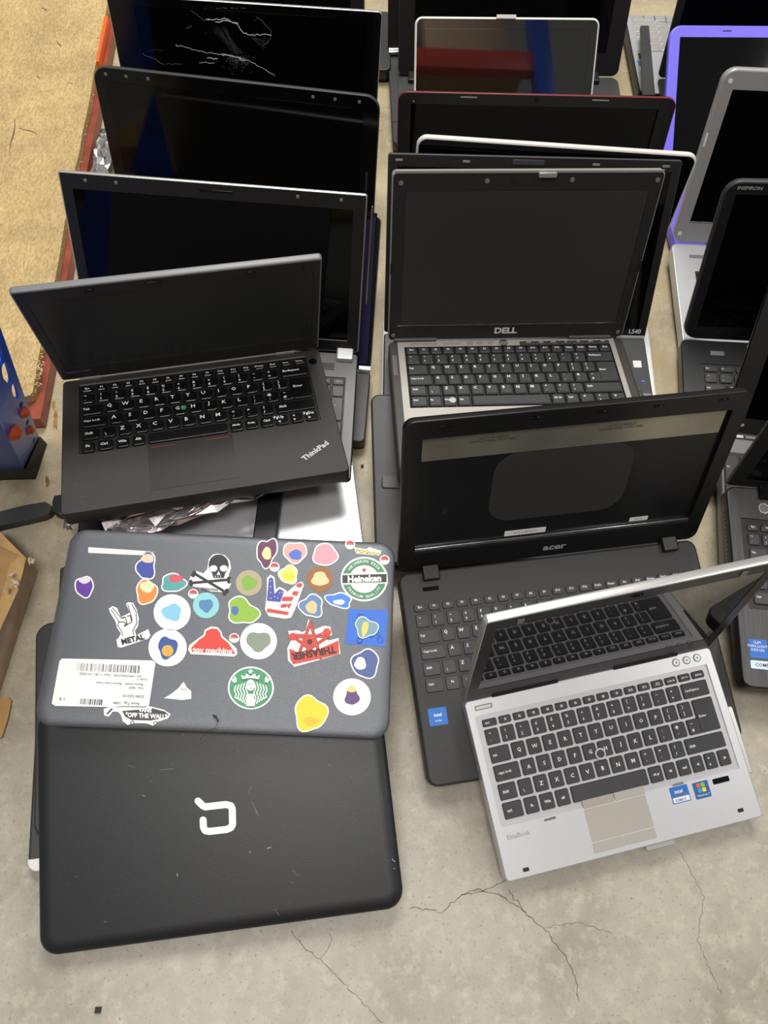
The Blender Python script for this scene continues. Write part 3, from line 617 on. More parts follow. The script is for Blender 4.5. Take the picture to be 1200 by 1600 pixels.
# --- closed lids
r,b,lc=closed('compaq','black closed laptop with a white angular logo on its scratched lid',.031,'compaq',.013,.020,c=.006,cw=.015)
r2,b2,ls_=closed('stick','grey closed laptop covered in colourful stickers lying on a black one',.024,'stick',.009,.020,c=.004,cw=.013)
closed('undercompaq','dark laptop with white front corner poking out under the black closed laptop',.020,'dgrey',.008,.012,bm_='white')
closed('understicker','dark laptop with rounded corner poking out left of the sticker-covered laptop',.024,'dgrey',.009,.018)
closed('understicker2','thin dark square-cornered laptop peeking out behind the upper left of the sticker-covered one',.016,'dgrey',.007,.003)
_,_,lw=closed('silverclosed','pale silver closed laptop behind the sticker-covered laptop with black battery on top',.019,'whitelid',.007,.014,bm_='silverside',c=.002)
closed('b3','black upside-down laptop lying under the left front of the open charcoal laptop',.024,'dgrey',.012,.012)
_,_,lw5=closed('b5w','white laptop lying underneath the middle stack showing its right edge',.018,'white',.008,.008,bm_='white')
# corner of the under laptop is white
p=POSE['undercompaq']; o=slab('front_corner_trim',-p[7]/2-.0003,-p[8]-.0003,p[7]/2,-p[8]+.014,.012,M['white'],[.001,.001,.012,.012],.002,parent=[x for x in S.collection.objects if x.get('label','').startswith('dark laptop with white')][0]); o.location=(0,0,.0205); o['label']='white front edge'
p=POSE['silverclosed']; bt=empty('battery',pose('silverclosed'),'long black laptop battery lying across the pale silver closed laptop','battery')
o=slab('battery_case',.0,-.150,.030,.0,.012,M['black'],.003,.002,parent=bt); o.location=(0,0,.0125); o.matrix_local=Matrix.Translation((.046,.010,.0125))@Matrix.Rotation(rad(-10),4,'Z')
o2=raised('connector',.028,-.105,.034,-.060,.010,M['rubber'],bt); o2.matrix_local=o.matrix_local@Matrix.Translation((0,0,-.001))
o3=raised('battery_label',.008,-.125,.018,-.105,.0003,M['grey'],bt); o3.matrix_local=o.matrix_local@Matrix.Translation((0,0,.0003))

# ================================================================== pixel-measured prints on closed lids
def onplane(n,kind,x,y):
    p=pose(n); R=p.to_3x3(); ex=R@Vector((1,0,0)); ey=R@(Vector((0,1,0)) if kind=='b' else lidmat(n).to_3x3()@Vector((0,1,0)))
    d=CR@Vector(((x-600)/F,-(y-800)/F,-1)); s=Matrix((ex,ey,-d)).transposed().inverted()@(CC-p.translation); return s.x,s.y
LZ=.00012
class Art:
    def __init__(s,plane,kind): s.pl=plane; s.k=kind; s.v=[];s.f=[];s.mi=[];s.m=[];s.layer=1
    def idx(s,c):
        m=paint(c)
        if m not in s.m: s.m.append(m)
        return s.m.index(m)
    def add(s,pts,fs,c,step=0):
        s.layer+=1; z=.0001+s.layer*LZ; b=len(s.v)
        for x,y in pts: a,q=onplane(s.pl,s.k,x,y); s.v.append((a,q,z))
        if step:
            for n_,f in enumerate(fs):
                for j in f: s.v[b+j]=(s.v[b+j][0],s.v[b+j][1],z+n_*8e-6)
        i=s.idx(c); s.f+=[tuple(b+j for j in f) for f in fs]; s.mi+=[i]*len(fs); return s
    def poly(s,pts,c):
        ar=sum(a[0]*b[1]-b[0]*a[1] for a,b in zip(pts,pts[1:]+pts[:1]))
        if ar>0: pts=pts[::-1]
        from mathutils.geometry import tessellate_polygon
        t=tessellate_polygon([[Vector((x,-y,0)) for x,y in pts]]); out=[]
        for a,b_,c_ in t:
            A,B_,C_=pts[a],pts[b_],pts[c_]; cr=(B_[0]-A[0])*(-(C_[1]-A[1]))+(B_[1]-A[1])*(C_[0]-A[0]); out.append((a,b_,c_) if cr>0 else (c_,b_,a))
        return s.add(pts,out,c)
    def disc(s,x,y,rx,c,ry=None,n=28): 
        ry=ry or rx; return s.poly([(x+rx*cos(2*pi*i/n),y+ry*sin(2*pi*i/n)) for i in range(n)],c)
    def ring(s,x,y,r0,r1,c,a0=0,a1=360,n=28,ky=1.0):
        p=[(x+r*cos(rad(a0+(a1-a0)*i/n)),y+r*ky*sin(rad(a0+(a1-a0)*i/n))) for i in range(n+1) for r in (r0,r1)]
        return s.add(p,[(2*i,2*i+1,2*i+3,2*i+2) for i in range(n)],c)
    def stroke(s,pts,w,c,caps=True):
        v=[];f=[]
        if s.pl=='a6': w*=.6
        for a,b in zip(pts,pts[1:]):
            d=Vector((b[0]-a[0],b[1]-a[1])); 
            if d.length<1e-6: continue
            d.normalize(); n=Vector((-d.y,d.x))*w/2; k=len(v)
            v+=[(a[0]-n.x,a[1]-n.y),(b[0]-n.x,b[1]-n.y),(b[0]+n.x,b[1]+n.y),(a[0]+n.x,a[1]+n.y)]; f.append((k+3,k+2,k+1,k))
        if caps:
            for q in pts:
                k=len(v); v+=[(q[0]+w/2*cos(i*pi/5),q[1]+w/2*sin(i*pi/5)) for i in range(10)]; f.append(tuple(reversed(range(k,k+10))))
        # tiny stepping in z is avoided: overlaps share one colour
        return s.add(v,f,c,1)
    def blob(s,cx,cy,rx,ry,c,lob=0,a=0,edge=2.2):
        rnd=random.Random(int(cx*7+cy)); ph=rnd.uniform(0,6); n=30
        def pts(e): 
            out=[]
            for i in range(n):
                t=2*pi*i/n; k=1+lob*.16*sin(3*t+ph)+lob*.08*sin(5*t+ph*2); x,y=(rx*k+e)*cos(t),(ry*k+e)*sin(t); out.append((cx+x*cos(a)-y*sin(a),cy+x*sin(a)+y*cos(a)))
            return out
        if edge: s.poly(pts(edge),(236,236,234))
        return s.poly(pts(0),c)
    def text(s,t,x,y,size,c,rot=0,bold=.02,sx=1.0):
        v,f=text2d(t,bold,2); cs,sn=cos(rad(rot)),sin(rad(rot)); return s.add([(x+(u*sx*cs-q*sn)*size,y-(u*sx*sn+q*cs)*size) for u,q in v],f,c)
    def arc(s,t,x,y,r,size,c,mid=90,flip=False,bold=.02,step=None):
        step=step or size*.72/r; n=len(t)
        for i,ch in enumerate(t):
            if ch==' ': continue
            th=rad(mid)+((n-1)/2-i)*step*(-1 if flip else 1); s.layer-=1
            s.text(ch,x+r*cos(th),y-r*sin(th),size,c,math.degrees(th)-90+(180 if flip else 0),bold); 
        s.layer+=1; return s
    def done(s,parent,label,name='sticker'):
        o=mesh(name,s.v,s.f,s.m,s.mi,parent); o['label']=label; return o
WH=(236,236,234); DK=(34,34,34)
A_=lambda: Art('stick','b')
# printed paper label
a=A_(); a.poly([(97,1029),(238,1032),(243,1036),(233,1102),(228,1106),(86,1103),(81,1099),(93,1033)],WH)
def bars(a,x0,y0,x1,y1,h,n,seed,ang=1.5):
    rnd=random.Random(seed); x=x0; 
    while x<x1:
        w=rnd.choice((.6,.9,1.4,2.0)); t=(x-x0)/(x1-x0); y=y0+(y1-y0)*t
        a.layer-=1; a.poly([(x,y-h/2),(x+w,y-h/2),(x+w-1.0,y+h/2),(x-1.0,y+h/2)],DK); x+=w+rnd.choice((.7,1.0,1.8))
    a.layer+=1
bars(a,121,1042,217,1046,12,0,1); bars(a,126,1096,159,1097.5,9,0,2)
for t,x,y,s,f in (('S/N  W9VN9237047   Date 11 28 11/01/2025',173,1055,5.2,1),('Grade: C',222,1062,4.6,0),('Battery Health:   Battery Cycle Count',187,1068,4.8,0),('Disk   RAM',213,1075,4.8,0),('SGIN G521N',209,1088,6,0),('Asset Tag   1040',198,1098.5,6,0),('1 X',97,1092,6.5,0)):
    a.text(t,x,y,s,(70,70,72),-2.5+180,.0)
a.done(ls_,'white printed asset label with barcodes, upside down')
# torn strip and scrap
A_().poly([(138,855),(227,861),(241,863),(229,868),(200,867),(138,864)],(222,222,222)).done(ls_,'white torn paper strip')
a=A_(); a.poly([(287,1065),(292,1074),(299,1080),(299,1092),(285,1094),(256,1091),(268,1084),(279,1075)],(226,226,226)); a.poly([(281,1076),(290,1074),(294,1079),(284,1080)],(205,200,205)); a.done(ls_,'torn white paper scrap')
# round stickers
for x,y,rr,c,ic,ix,iy,lb in ((269,957,29,WH,(132,194,222),15,13,'round white sticker with pale blue patch'),(322,946,20.5,(140,204,208),(78,130,178),11,10,'small round turquoise sticker'),(262,1012,30,WH,(50,84,150),15,17,'round white sticker with blue and amber patch'),(404,1002,29,WH,(134,146,130),19,15,'round white sticker with grey-green patch'),(389,911,20.5,(176,164,132),(126,172,66),12,11,'small round tan sticker with green patch'),(500,905,20.5,(150,100,50),(232,206,158),13,11,'small round brown sticker with cream patch'),(550,1089,29.5,WH,(92,66,124),11,13,'round white sticker with purple patch')):
    a=A_(); a.disc(x,y,rr,c,rr*.98); a.blob(x,y,ix,iy,ic,.7,0,0)
    if ic==(50,84,150): a.disc(x,y+5,9,(226,166,66),9)
    if ic==(92,66,124): a.blob(x-1,y-12,7,5,(228,206,120),.6,0,0)
    a.done(ls_,lb)
# die-cut stickers: plain colour shapes
for x,y,rx,ry,c,lob,an,sub,lb in (
 (132,917,13,15,(92,56,150),.5,0,(0,-10,9,5,(214,208,218)),'purple die-cut sticker with torn top'),
 (229,885,13,20,(60,76,160),1,.2,(2,-12,10,7,(232,200,170)),'blue and peach die-cut sticker'),
 (229,925,15,18,(222,136,58),.6,0,(1,-8,11,9,(238,220,176)),'orange and cream die-cut sticker'),
 (271,911,18,13,(84,160,158),.7,0,(4,-7,11,6,(206,84,98)),'teal and red die-cut sticker'),
 (417,863,14,21,(104,48,88),1,.3,(0,2,7,10,(238,222,160)),'maroon die-cut sticker'),
 (461,863,17,15,(226,168,160),.6,0,(1,4,10,8,(74,112,196)),'pink and blue die-cut sticker'),
 (508,867,18,16,(230,156,170),.5,0,None,'pink die-cut sticker'),
 (451,898,13,13,(240,228,120),.8,0,(1,3,8,6,(246,212,50)),'small yellow die-cut sticker'),
 (379,955,24,18,(140,182,62),1,.5,(-12,-1,6,7,(74,110,170)),'green die-cut sticker'),
 (487,947,17,16,(98,132,176),.9,0,(0,2,9,10,(214,194,142)),'grey-blue and tan die-cut sticker'),
 (530,938,19,10,(64,130,216),.9,.15,(0,3,9,4,(226,232,240)),'blue fan-shaped die-cut sticker'),
 (571,1037,20,21,(74,94,152),.6,.2,(-8,0,9,10,(240,240,240)),'slate blue die-cut sticker'),
 (485,1115,24,26,(248,208,40),.7,.1,(1,12,12,7,(238,186,40)),'bright yellow die-cut sticker'),
):
    a=A_(); a.blob(x,y,rx,ry,c,lob,an)
    if sub: a.blob(x+sub[0],y+sub[1],sub[2],sub[3],sub[4],.4,0,0)
    a.done(ls_,lb)
for x,y in ((547,851),(429,886),(302,928),(366,997),(601,875)):
    a=A_(); a.disc(x,y,8,WH,7.6); a.poly([(x-6*cos(t*pi/10),y-1-5.0*sin(t*pi/10)) for t in range(11)],(206,58,70)); a.stroke([(x-6,y+.3),(x+6,y-.3)],.9,(80,50,60)); a.done(ls_,'tiny red and white dot sticker')
a=A_(); a.poly([(553,855),(572,858),(577,855),(596,861),(593,869),(574,867),(556,865)],WH); a.text('Pokémon',574.6,862.8,10,(52,80,160),-8,.02); a.text('Pokémon',574,862,10,(250,214,60),-8,.02); a.done(ls_,'yellow wordmark sticker')
# skull
a=A_(); a.poly([(341,865),(352,868),(359,876),(361,888),(357,899),(361,905),(361,913),(356,922),(350,925),(330,925),(318,919),(300,916),(294,909),(300,897),(306,892),(318,896),(324,889),(326,874),(332,867)],WH)
a.stroke([(300,911),(357,906)],4.2,DK); a.stroke([(305,897),(352,925)],4.2,DK)
for x,y in ((298,909),(299,913),(358,904),(358,909),(304,895),(302,899),(351,927),(355,923)): a.disc(x,y,3,DK)
a.disc(342,883,15.5,(40,38,38),16); a.poly([(331,893),(353,893),(350,903),(334,903)],(40,38,38))
for x in (334,350): a.disc(x,889,6,WH,5)
a.poly([(342,893),(339,899),(345,899)],WH); 
for x in (337,341,345): a.stroke([(x,900),(x,903)],.8,WH,False)
a.text('mastermind',328,921,5.5,(80,78,78),-6,.03); a.done(ls_,'black skull and crossbones sticker')
# metal hand
a=A_(); hp=[(170,951),(176,947),(183,950),(189,964),(196,961),(203,957),(197,944),(200,941),(208,942),(214,953),(217,966),(216,978),(211,986),(213,993),(220,989),(232,983),(235,993),(232,998),(190,1012),(184,1011),(182,1000),(186,996),(189,990),(183,981),(181,972),(172,957)]
a.poly(hp,WH)
for s_ in ([(174,953),(186,971),(184,978),(190,986),(192,994)],[(176,950),(190,966),(194,966)],[(200,945),(204,958),(207,970)],[(206,944),(213,956),(214,974),(208,986),(209,992)],[(190,966),(196,964),(199,974),(195,977)],[(199,963),(204,962),(206,972),(201,975)],[(186,972),(194,972),(200,976),(194,979)]): a.stroke(s_,1.1,DK)
a.text('METAL',208,999,12,DK,14,.04); a.done(ls_,'white horned-hand sticker reading METAL')
# striped hand
a=A_(); a.poly([(417,903),(423,898),(429,902),(431,921),(437,917),(445,921),(449,925),(456,919),(463,913),(466,910),(472,909),(475,914),(462,950),(455,965),(446,967),(420,963),(414,952),(417,930)],WH)
a.poly([(420,905),(424,902),(427,905),(429,928),(437,920),(444,924),(438,941),(417,939)],(70,78,160))
for t in range(4): a.stroke([(423,908+t*9),(423.1,908+t*9)],1.6,WH)
for x,y in ((437,927),(434,935),(429,933),(441,926)): a.stroke([(x,y),(x+.1,y)],1.5,WH)
for qd in ([(418,951),(452,957),(449,961),(417,956)],[(442,933),(459,933),(456,939),(440,939)],[(467,911),(473,913),(470,918),(462,916)],[(459,924),(467,925),(464,931),(456,929)],[(455,943),(458,938),(452,951),(448,946)],[(440,945),(449,944),(447,949),(438,949)]): a.poly(qd,(206,62,60))
a.done(ls_,'hand-sign sticker with stars and red stripes')
# beer label
a=A_(); x,y=569,905; a.disc(x,y,37,WH,35); a.ring(x,y,23,34,(74,138,98),0,360,40,.94); a.disc(x,y,22.5,WH,21); 
a.poly([(533,897),(605,894),(606,912),(533,914)],WH); a.poly([(535,899),(604,897),(604,910),(535,911.5)],(46,50,46)); a.text('Heineken',569.5,904.5,14,WH,2,.045,.98)
a.arc('HEINEKEN BEER',x,y,27.8,6,WH,90,False,.02,.158); a.arc('PREMIUM QUALITY',x,y,27.8,5.6,WH,270,True,.02,.145)
st5=[(x+(4.4 if i%2==0 else 1.8)*sin(i*pi/5),891-(4.4 if i%2==0 else 1.8)*cos(i*pi/5)) for i in range(10)]; a.poly(st5,(196,54,54)); a.done(ls_,'green and white round beer label sticker')
# toy machine (plain mound)
a=A_(); a.poly([(294,1015),(296,1008),(312,996),(318,992),(320,984),(330,979),(340,980),(346,987),(348,994),(360,1004),(370,1014),(371,1022),(366,1026),(298,1022)],WH)
a.poly([(299,1012),(312,999),(320,994),(322,986),(331,982),(340,983),(344,989),(346,996),(357,1005),(368,1022),(300,1019)],(216,62,48)); a.text('toy machine',332,1017.5,12,WH,-2,.03,1.04); a.done(ls_,'red mound sticker lettered toy machine')
# star and wheels
a=A_(); a.poly([(482,967),(489,985),(506,978),(516,979),(519,992),(508,997),(513,1001),(529,997),(532,1022),(500,1031),(460,1042),(450,1032),(449,1013),(455,1000),(450,986),(466,985),(472,988),(478,985)],WH)
RD=(206,66,52)
cx,cy,rr=484,1003,30; pent=[(cx+rr*sin(rad(2+i*144)),cy-rr*cos(rad(2+i*144))) for i in range(6)]
a.stroke(pent,5,DK); a.stroke(pent,3.6,RD); a.disc(cx,cy,7.5,RD); a.disc(cx,cy,4,(70,30,28)); 
for x0,y0 in ((458,995),(511,988)): a.disc(x0,y0,6.5,RD,6)
a.stroke([(463,995),(474,997)],2.5,RD); a.stroke([(505,989),(495,993)],2.5,RD)
a.poly([(452,1014),(468,1020),(500,1014),(529,1001),(530,1022),(500,1029),(458,1038),(454,1030)],RD)
a.text('THRASHER',490,1021,15,(52,22,20),190,.05,.92); a.done(ls_,'red star skateboard sticker with upside-down lettering')
# coffee emblem
a=A_(); x,y=392,1075; G=(70,150,106); a.disc(x,y,36,WH,33.5,40); a.disc(x,y,33.5,G,31,40)
for sgn in (-1,1):
    for k in range(5):
        a.stroke([(x+sgn*(5+k*4.6),y-9+k*1.5),(x+sgn*(8+k*4.4),y+0+k),(x+sgn*(5+k*4.4),y+8+k*.5),(x+sgn*(8+k*4.2),y+16-k*.4),(x+sgn*(5+k*4.0),y+27-k*2.5)],1.9,WH)
    a.poly([(x+sgn*22,y-14),(x+sgn*25,y-19),(x+sgn*27,y-14),(x+sgn*31,y-14),(x+sgn*27,y-8),(x+sgn*22,y-9)],WH)
a.disc(x,y-4,7,WH,9); a.stroke([(x-4,y-6),(x-1.5,y-6.3)],.9,G); a.stroke([(x+1.5,y-6.3),(x+4,y-6)],.9,G); a.stroke([(x-1.5,y+1),(x+1.5,y+1)],1,G); a.stroke([(x,y-5),(x,y-2)],.7,G)
a.poly([(x-13,y-13),(x-15,y-20),(x-9,y-17),(x-7,y-22),(x,y-18),(x+7,y-22),(x+9,y-17),(x+15,y-20),(x+13,y-13),(x,y-15)],WH)
a.poly([(x+(5 if i%2==0 else 2.1)*sin(i*pi/5),y-25-(5 if i%2==0 else 2.1)*cos(i*pi/5)) for i in range(10)],WH); a.poly([(x-5,y+10),(x+5,y+10),(x+7,y+29),(x-7,y+29)],WH); a.done(ls_,'green and white round emblem sticker')
# skateboard
a=A_(); a.poly([(162,1108),(170,1105),(190,1103),(232,1103),(256,1109),(267,1116),(262,1123),(246,1128),(240,1134),(228,1130),(206,1130),(200,1133),(192,1127),(189,1117),(184,1112),(176,1112),(170,1120),(163,1118)],WH)
a.poly([(191,1111),(240,1107),(258,1112),(264,1117),(256,1122),(235,1126),(205,1125),(196,1120)],(60,60,60)); a.stroke([(168,1115),(175,1108)],2.5,DK)
for xx,yy in ((207,1129),(243,1130)): a.disc(xx,yy,3.2,(120,120,120)); a.disc(xx,yy,1.4,WH)
a.text('VANS',227,1110,8,WH,-4,.05); a.text('"OFF THE WALL"',229,1118.5,9.5,WH,-3,.05,.9); a.done(ls_,'dark skateboard-shaped lettering sticker')
# blue square
a=A_(); a.poly([(545,952),(606,953),(602,1011),(539,1006)],(46,108,208))
for i in range(9):
    rnd=random.Random(i); xx=552+rnd.uniform(0,44); yy=960+rnd.uniform(0,42); a.ring(xx,yy,4,5.2,(30,80,176),rnd.uniform(0,360),rnd.uniform(380,560),10)
a.blob(572,981,17,14,(118,158,172),1,.4,1.5); a.blob(570,983,5,12,(222,204,110),.5,.2,0); a.done(ls_,'blue square sticker with grey-blue patch')
# insect husk with hair
hs=[];
def hair(pts,w,m,parent,nm='hair'):
    v,f=[],[]
    P=[Vector((*onplane('stick','b',x,y),z)) for x,y,z in pts]
    for i,p_ in enumerate(P):
        d=(P[min(i+1,len(P)-1)]-P[max(i-1,0)]).normalized(); s1=d.orthogonal().normalized()*w; s2=d.cross(s1).normalized()*w; v+=[p_+s1,p_+s2,p_-s1,p_-s2]
        if i:
            k=4*i
            for j in range(4): f.append((k-4+j,k-4+(j+1)%4,k+(j+1)%4,k+j))
    return mesh(nm,v,f,m,parent=parent)
h_=hair([(334,1122,.001),(338,1118,.004),(343,1126,.006),(338,1138,.006),(325,1144,.004),(312,1157,.002)],.0003,M['rubber'],ls_); hair([(333,1117,.001),(337,1121,.003),(341,1128,.001)],.0008,M['rubber'],ls_)
# logo and scratches on the black lid
a=Art('compaq','b'); a.stroke([(309.5,1251.5),(317,1259),(322,1261)],11,(236,238,240)); a.layer-=1; a.stroke([(322,1260.5),(353,1257),(361,1259),(363,1264),(363.5,1288),(361,1293),(354,1296),(327,1299),(321,1298),(318,1293),(317.5,1281)],11,(236,238,240)); a.done(lc,'white angular logo','logo')
a=Art('compaq','b'); rnd=random.Random(8)
for x,y,dx,dy,w in ((200,1195,12,4,.8),(250,1203,22,-2,1.1),(388,1240,6,-12,.8),(393,1252,8,20,1.4),(398,1262,6,12,1.5),(223,1243,3,1,1.6),(277,1365,1,4,1.6),(390,1331,2,1,1.8),(418,1326,5,-2,2),(458,1360,8,8,.8),(454,1378,5,2,.9),(613,1342,4,4,1.6),(615,1356,2,2,1.5),(430,1420,6,10,.7)):
    a.layer-=1; a.stroke([(x,y),(x+dx*.5+rnd.uniform(-1,1),y+dy*.5+rnd.uniform(-1,1)),(x+dx,y+dy)],w,(120,122,122) if w>1.5 else (86,88,90))
a.done(lc,'pale scratches','scratches')

# ================================================================== rows behind and beside
# left column
r,b,l=laptop('a4','wide black open laptop with thin silver lid edge behind the pointing-stick one',T=.024,cut=.016,bm_='black',deck='a4deck',br=.006,lm='silverside',bez='black',lr=.004,lt=.006,lc=.002,scr=(-178,20,176,205),sm='screen',holes=[(40,44,178,190,1.0)])
keyboard(b,-.178,.046,.177,.160,[[(1,'')]*15+[(1,'PgUp'),(1,'PgDn'),(1,'Home'),(1,'Pause')],[(1,'')]*15+[(1,'Num'),(1,'/'),(1,'*'),(1,'-')],[(1,'')]*15+[(1,'7'),(1,'8'),(1,'9'),(1,'+','T')],[(1,'')]*15+[(1,'4'),(1,'5'),(1,'6'),(1,None)],[(1,'')]*15+[(1,'1'),(1,'2'),(1,'3'),(1,'Enter','T')],[(1,'')]*15+[(2,'0'),(1,'.'),(1,None)]],-.001,.0018,[M['dgrey'],M['legendg']],gap=.002,xmin=.12,rh=[.6,1,1,1,1,1])
o=slab('hinge',.162,-.016,.186,.006,.010,M['silver'],.003,.002,parent=r); o.location=(0,0,.031); o['label']='silver hinge cover'
for i in range(6): flat(b,120,20+i*2.2,160,21+i*2.2,paint((60,60,60)),'vent_slot',.0002)
for x in (-160,-122,105,160): raised('rubber_bumper',x/1000-.002,.2145,x/1000+.002,.2185,.0012,M['grey'],l)
raised('webcam',-.02,.214,.024,.2165,.0008,M['gloss'],l)
flat(l,-178,-19,176,-19.8,M['silverside'],'screen_trim',.0006)
r,b,l=laptop('a4b','navy-sheened open laptop showing only its right edge beside the wide black one',T=.020,bm_='dgrey',br=.008,lm='silverside',bez='black',lr=.010,lt=.006,scr=(-174,12,184,232),sm=None,rec=.0004)
l.data.materials[2]=M['navy']; o=hinge(r,.02,172,189,.008,'silverside')
raised('lid_sliver',.1755,.105,.178,.241,.002,M['chrome'],l)
r,b,l=laptop('a5','glossy black open laptop with rounded lid corners and white-dotted bezel in the left column',T=.024,br=.014,lm='dgrey',bez='gloss',lr=.020,lt=.008,scr=(-180,16,174,238),sm='screen',rec=.0004)
for x in (-178,-150,-120,105,135,168): bumper(l,x,247,'grey',.004,.004)
raised('lid_latch',.181,.12,.184,.15,.001,M['dgrey'],l)
r,b,l=laptop('a6','glossy black open laptop with a badly cracked screen at the top left',T=.024,br=.008,lm='silverside',bez='gloss',lr=.006,lt=.007,scr=(-166,14,182,252),sm='screen',rec=.0003)
ca=Art('a6','l'); rnd=random.Random(3)
def jag(pts,w,c,j=1.5):
    out=[]
    for p_,q_ in zip(pts,pts[1:]):
        for i in range(5): t=i/5; out.append((p_[0]+(q_[0]-p_[0])*t+rnd.uniform(-j,j),p_[1]+(q_[1]-p_[1])*t+rnd.uniform(-j,j)))
    out.append(pts[-1]); ca.layer-=1; ca.stroke(out,w,c,False)
CW=(225,225,222); CG=(130,130,130); CD=(70,70,70)
jag([(322,30),(330,31),(350,29),(362,33),(370,38),(380,50),(390,55),(402,54),(424,55)],1.9,CW); jag([(335,32),(372,36)],2.4,CW,2)
jag([(275,70),(286,72),(310,80),(335,84),(352,86),(370,90),(388,95),(405,104),(430,118)],1.2,CW); jag([(345,84),(372,90),(384,94)],2.6,(200,200,200),2)
jag([(222,84),(240,92),(256,101)],.8,CG); jag([(325,90),(340,92)],2,CW); jag([(312,97),(335,98)],1.1,CW); jag([(258,100),(285,100)],.6,CG); jag([(232,80),(255,78)],.6,CD)
jag([(300,17),(312,26),(320,33)],.8,CG); jag([(290,44),(300,41)],1,CG); jag([(400,26),(412,34),(425,50),(422,62),(410,72)],.7,CG); jag([(400,25),(424,48)],.6,CD)
for i in range(110):
    t=rnd.gauss(0,.4)+pi/2; d=rnd.uniform(2,32); x0,y0=372+rnd.gauss(0,11),88+abs(rnd.gauss(0,10)); jag([(x0,y0),(x0+rnd.uniform(-5,5),y0+rnd.uniform(-4,4))],.6,rnd.choice((CD,CG,(90,90,90))),.6)
for i in range(26): 
    x0=340+rnd.uniform(-10,14); jag([(x0,44+rnd.uniform(-6,6)),(372+rnd.gauss(0,6),84)],.4,CD,.8)
for i in range(14): t=rnd.uniform(.1,.9); jag([(392,58),(392+30*cos(t),58+26*sin(t))],.4,CD,.4)
for i in range(30): x0,y0=rnd.uniform(318,402),rnd.choice((12,13,32,52)); jag([(x0,y0),(x0+3,y0+rnd.uniform(-1,1))],.8,rnd.choice((CG,CD)),.4)
ca.done(l,'white spidery screen cracks','screen_cracks')
# laptops glimpsed between the columns at the top
PZ={'a7':(-.255,1.40,.05,1,0,0,14,.39,.25,.26)}
POSE.update(PZ); POSE['a6b']=(*px(609,20,.03).to_tuple(),2,0,0,20,.30,.2,.2)
POSE['a6b']=(POSE['a6b'][0]-.15,POSE['a6b'][1],.03,2,0,0,20,.30,.19,.2)
r,b,l=laptop('a7','black open laptop behind the cracked one, cut off by the top edge',T=.024,lm='silverside',bez='black',scr=(-170,14,170,240))
r,b,l=laptop('a6b','slim dark laptop base with a blue port between the two columns at the top',T=.022,bm_='black',deck='dgrey',br=.010,lid=False)
p=px(605,86,.031); flat(b,146.5,70,149.5,86,paint((60,150,200)),'blue_port',.0008)
# middle column
r,b,l=laptop('b5','large black open laptop directly behind the business laptop with the grey screen',T=.024,bm_='dgrey',deck='a4deck',br=.004,lm='dgrey',bez='black',lr=.004,lt=.008,scr=(-180,14,181,229),sm='screen')
b.data.materials[1]=M['dgrey']
logo(l,'L540',.009,176,11,paint((200,200,200)),.02); hinge(r,.024,150,191,.005,'grey',.002,-.001); raised('webcam_shutter',-.030,.2335,.012,.2400,.001,M['dgrey'],l)
for x in (-178,-90,80,172): bumper(l,x,236,'grey')
p_=Vector((.178,-.075,0)); flat(b,170,40,182,52,M['white'],'switch_mark',.0008); flat(b,178,74,184,77,paint((60,110,200)),'blue_mark',.0006)
frame(b,150,96,190,150,154,100,186,150,M['grey'],.0005)
r,b,l=laptop('b6','black-screened open laptop with a thin white rim in the middle column',T=.014,bm_='silver',br=.008,lm='rimwhite',bez='gloss',lr=.014,lt=.008,scr=(-170,14,170,232),sm='screen',rec=.0003,lc=.0030)
r,b,l=laptop('b7','black open laptop with dark red lid edge in the middle column',T=.022,br=.010,lm='red',bez='black',lr=.014,lt=.006,scr=(-176,14,172,240),sm='screen',rec=.0004,lc=.0010)
for x in (-95,88): bumper(l,x,250,'grey',.024,.002)
cyl('webcam',(0,.248,0),(0,.248,.0008),.0035,M['gloss'],l); bumper(l,-172,243,'grey',.003,.002)
r,b,l=laptop('b8','small white-rimmed laptop with a reflective screen near the top of the middle column',T=.016,bm_='white',br=.010,lm='rimwhite',bez='screenmirror',lr=.012,lt=.007,scr=(-137,12,137,193),sm='screenmirror',rec=.0003,lc=.0032)
l.data.materials[2]=M['gloss']
raised('lid_lip',-.02,.207,.012,.2125,.004,M['rimwhite'],l)
r,b,l=laptop('b9','wide black open laptop behind the white-rimmed one at the top',T=.026,bm_='dgrey',deck='dgrey',br=.016,lm='dgrey',bez='black',lr=.012,lt=.010,scr=(-180,40,180,245),sm='screen')
for x0,x1 in ((-190,-165),(152,172)):
    o=slab('hinge',x0/1000,-.022,x1/1000,.006,.014,M['black'],.002,.002,parent=r); o.location=(0,0,.034)
r,b,l=laptop('b10','grey laptop base at the top whose long left side shows beside the wide black laptop',T=.020,bm_='dgrey',deck='dgrey',br=.012,lid=True,lm='black',bez='black',lt=.008,scr=(-180,14,180,240))
for y in (8,0,-8):
    cyl('hinge',(-.198,y/1000,.026),(-.180,y/1000,.026),.004,M['chrome'],r)
flat(b,-200,205,-188,206,M['grey'],'port_mark',.0004)
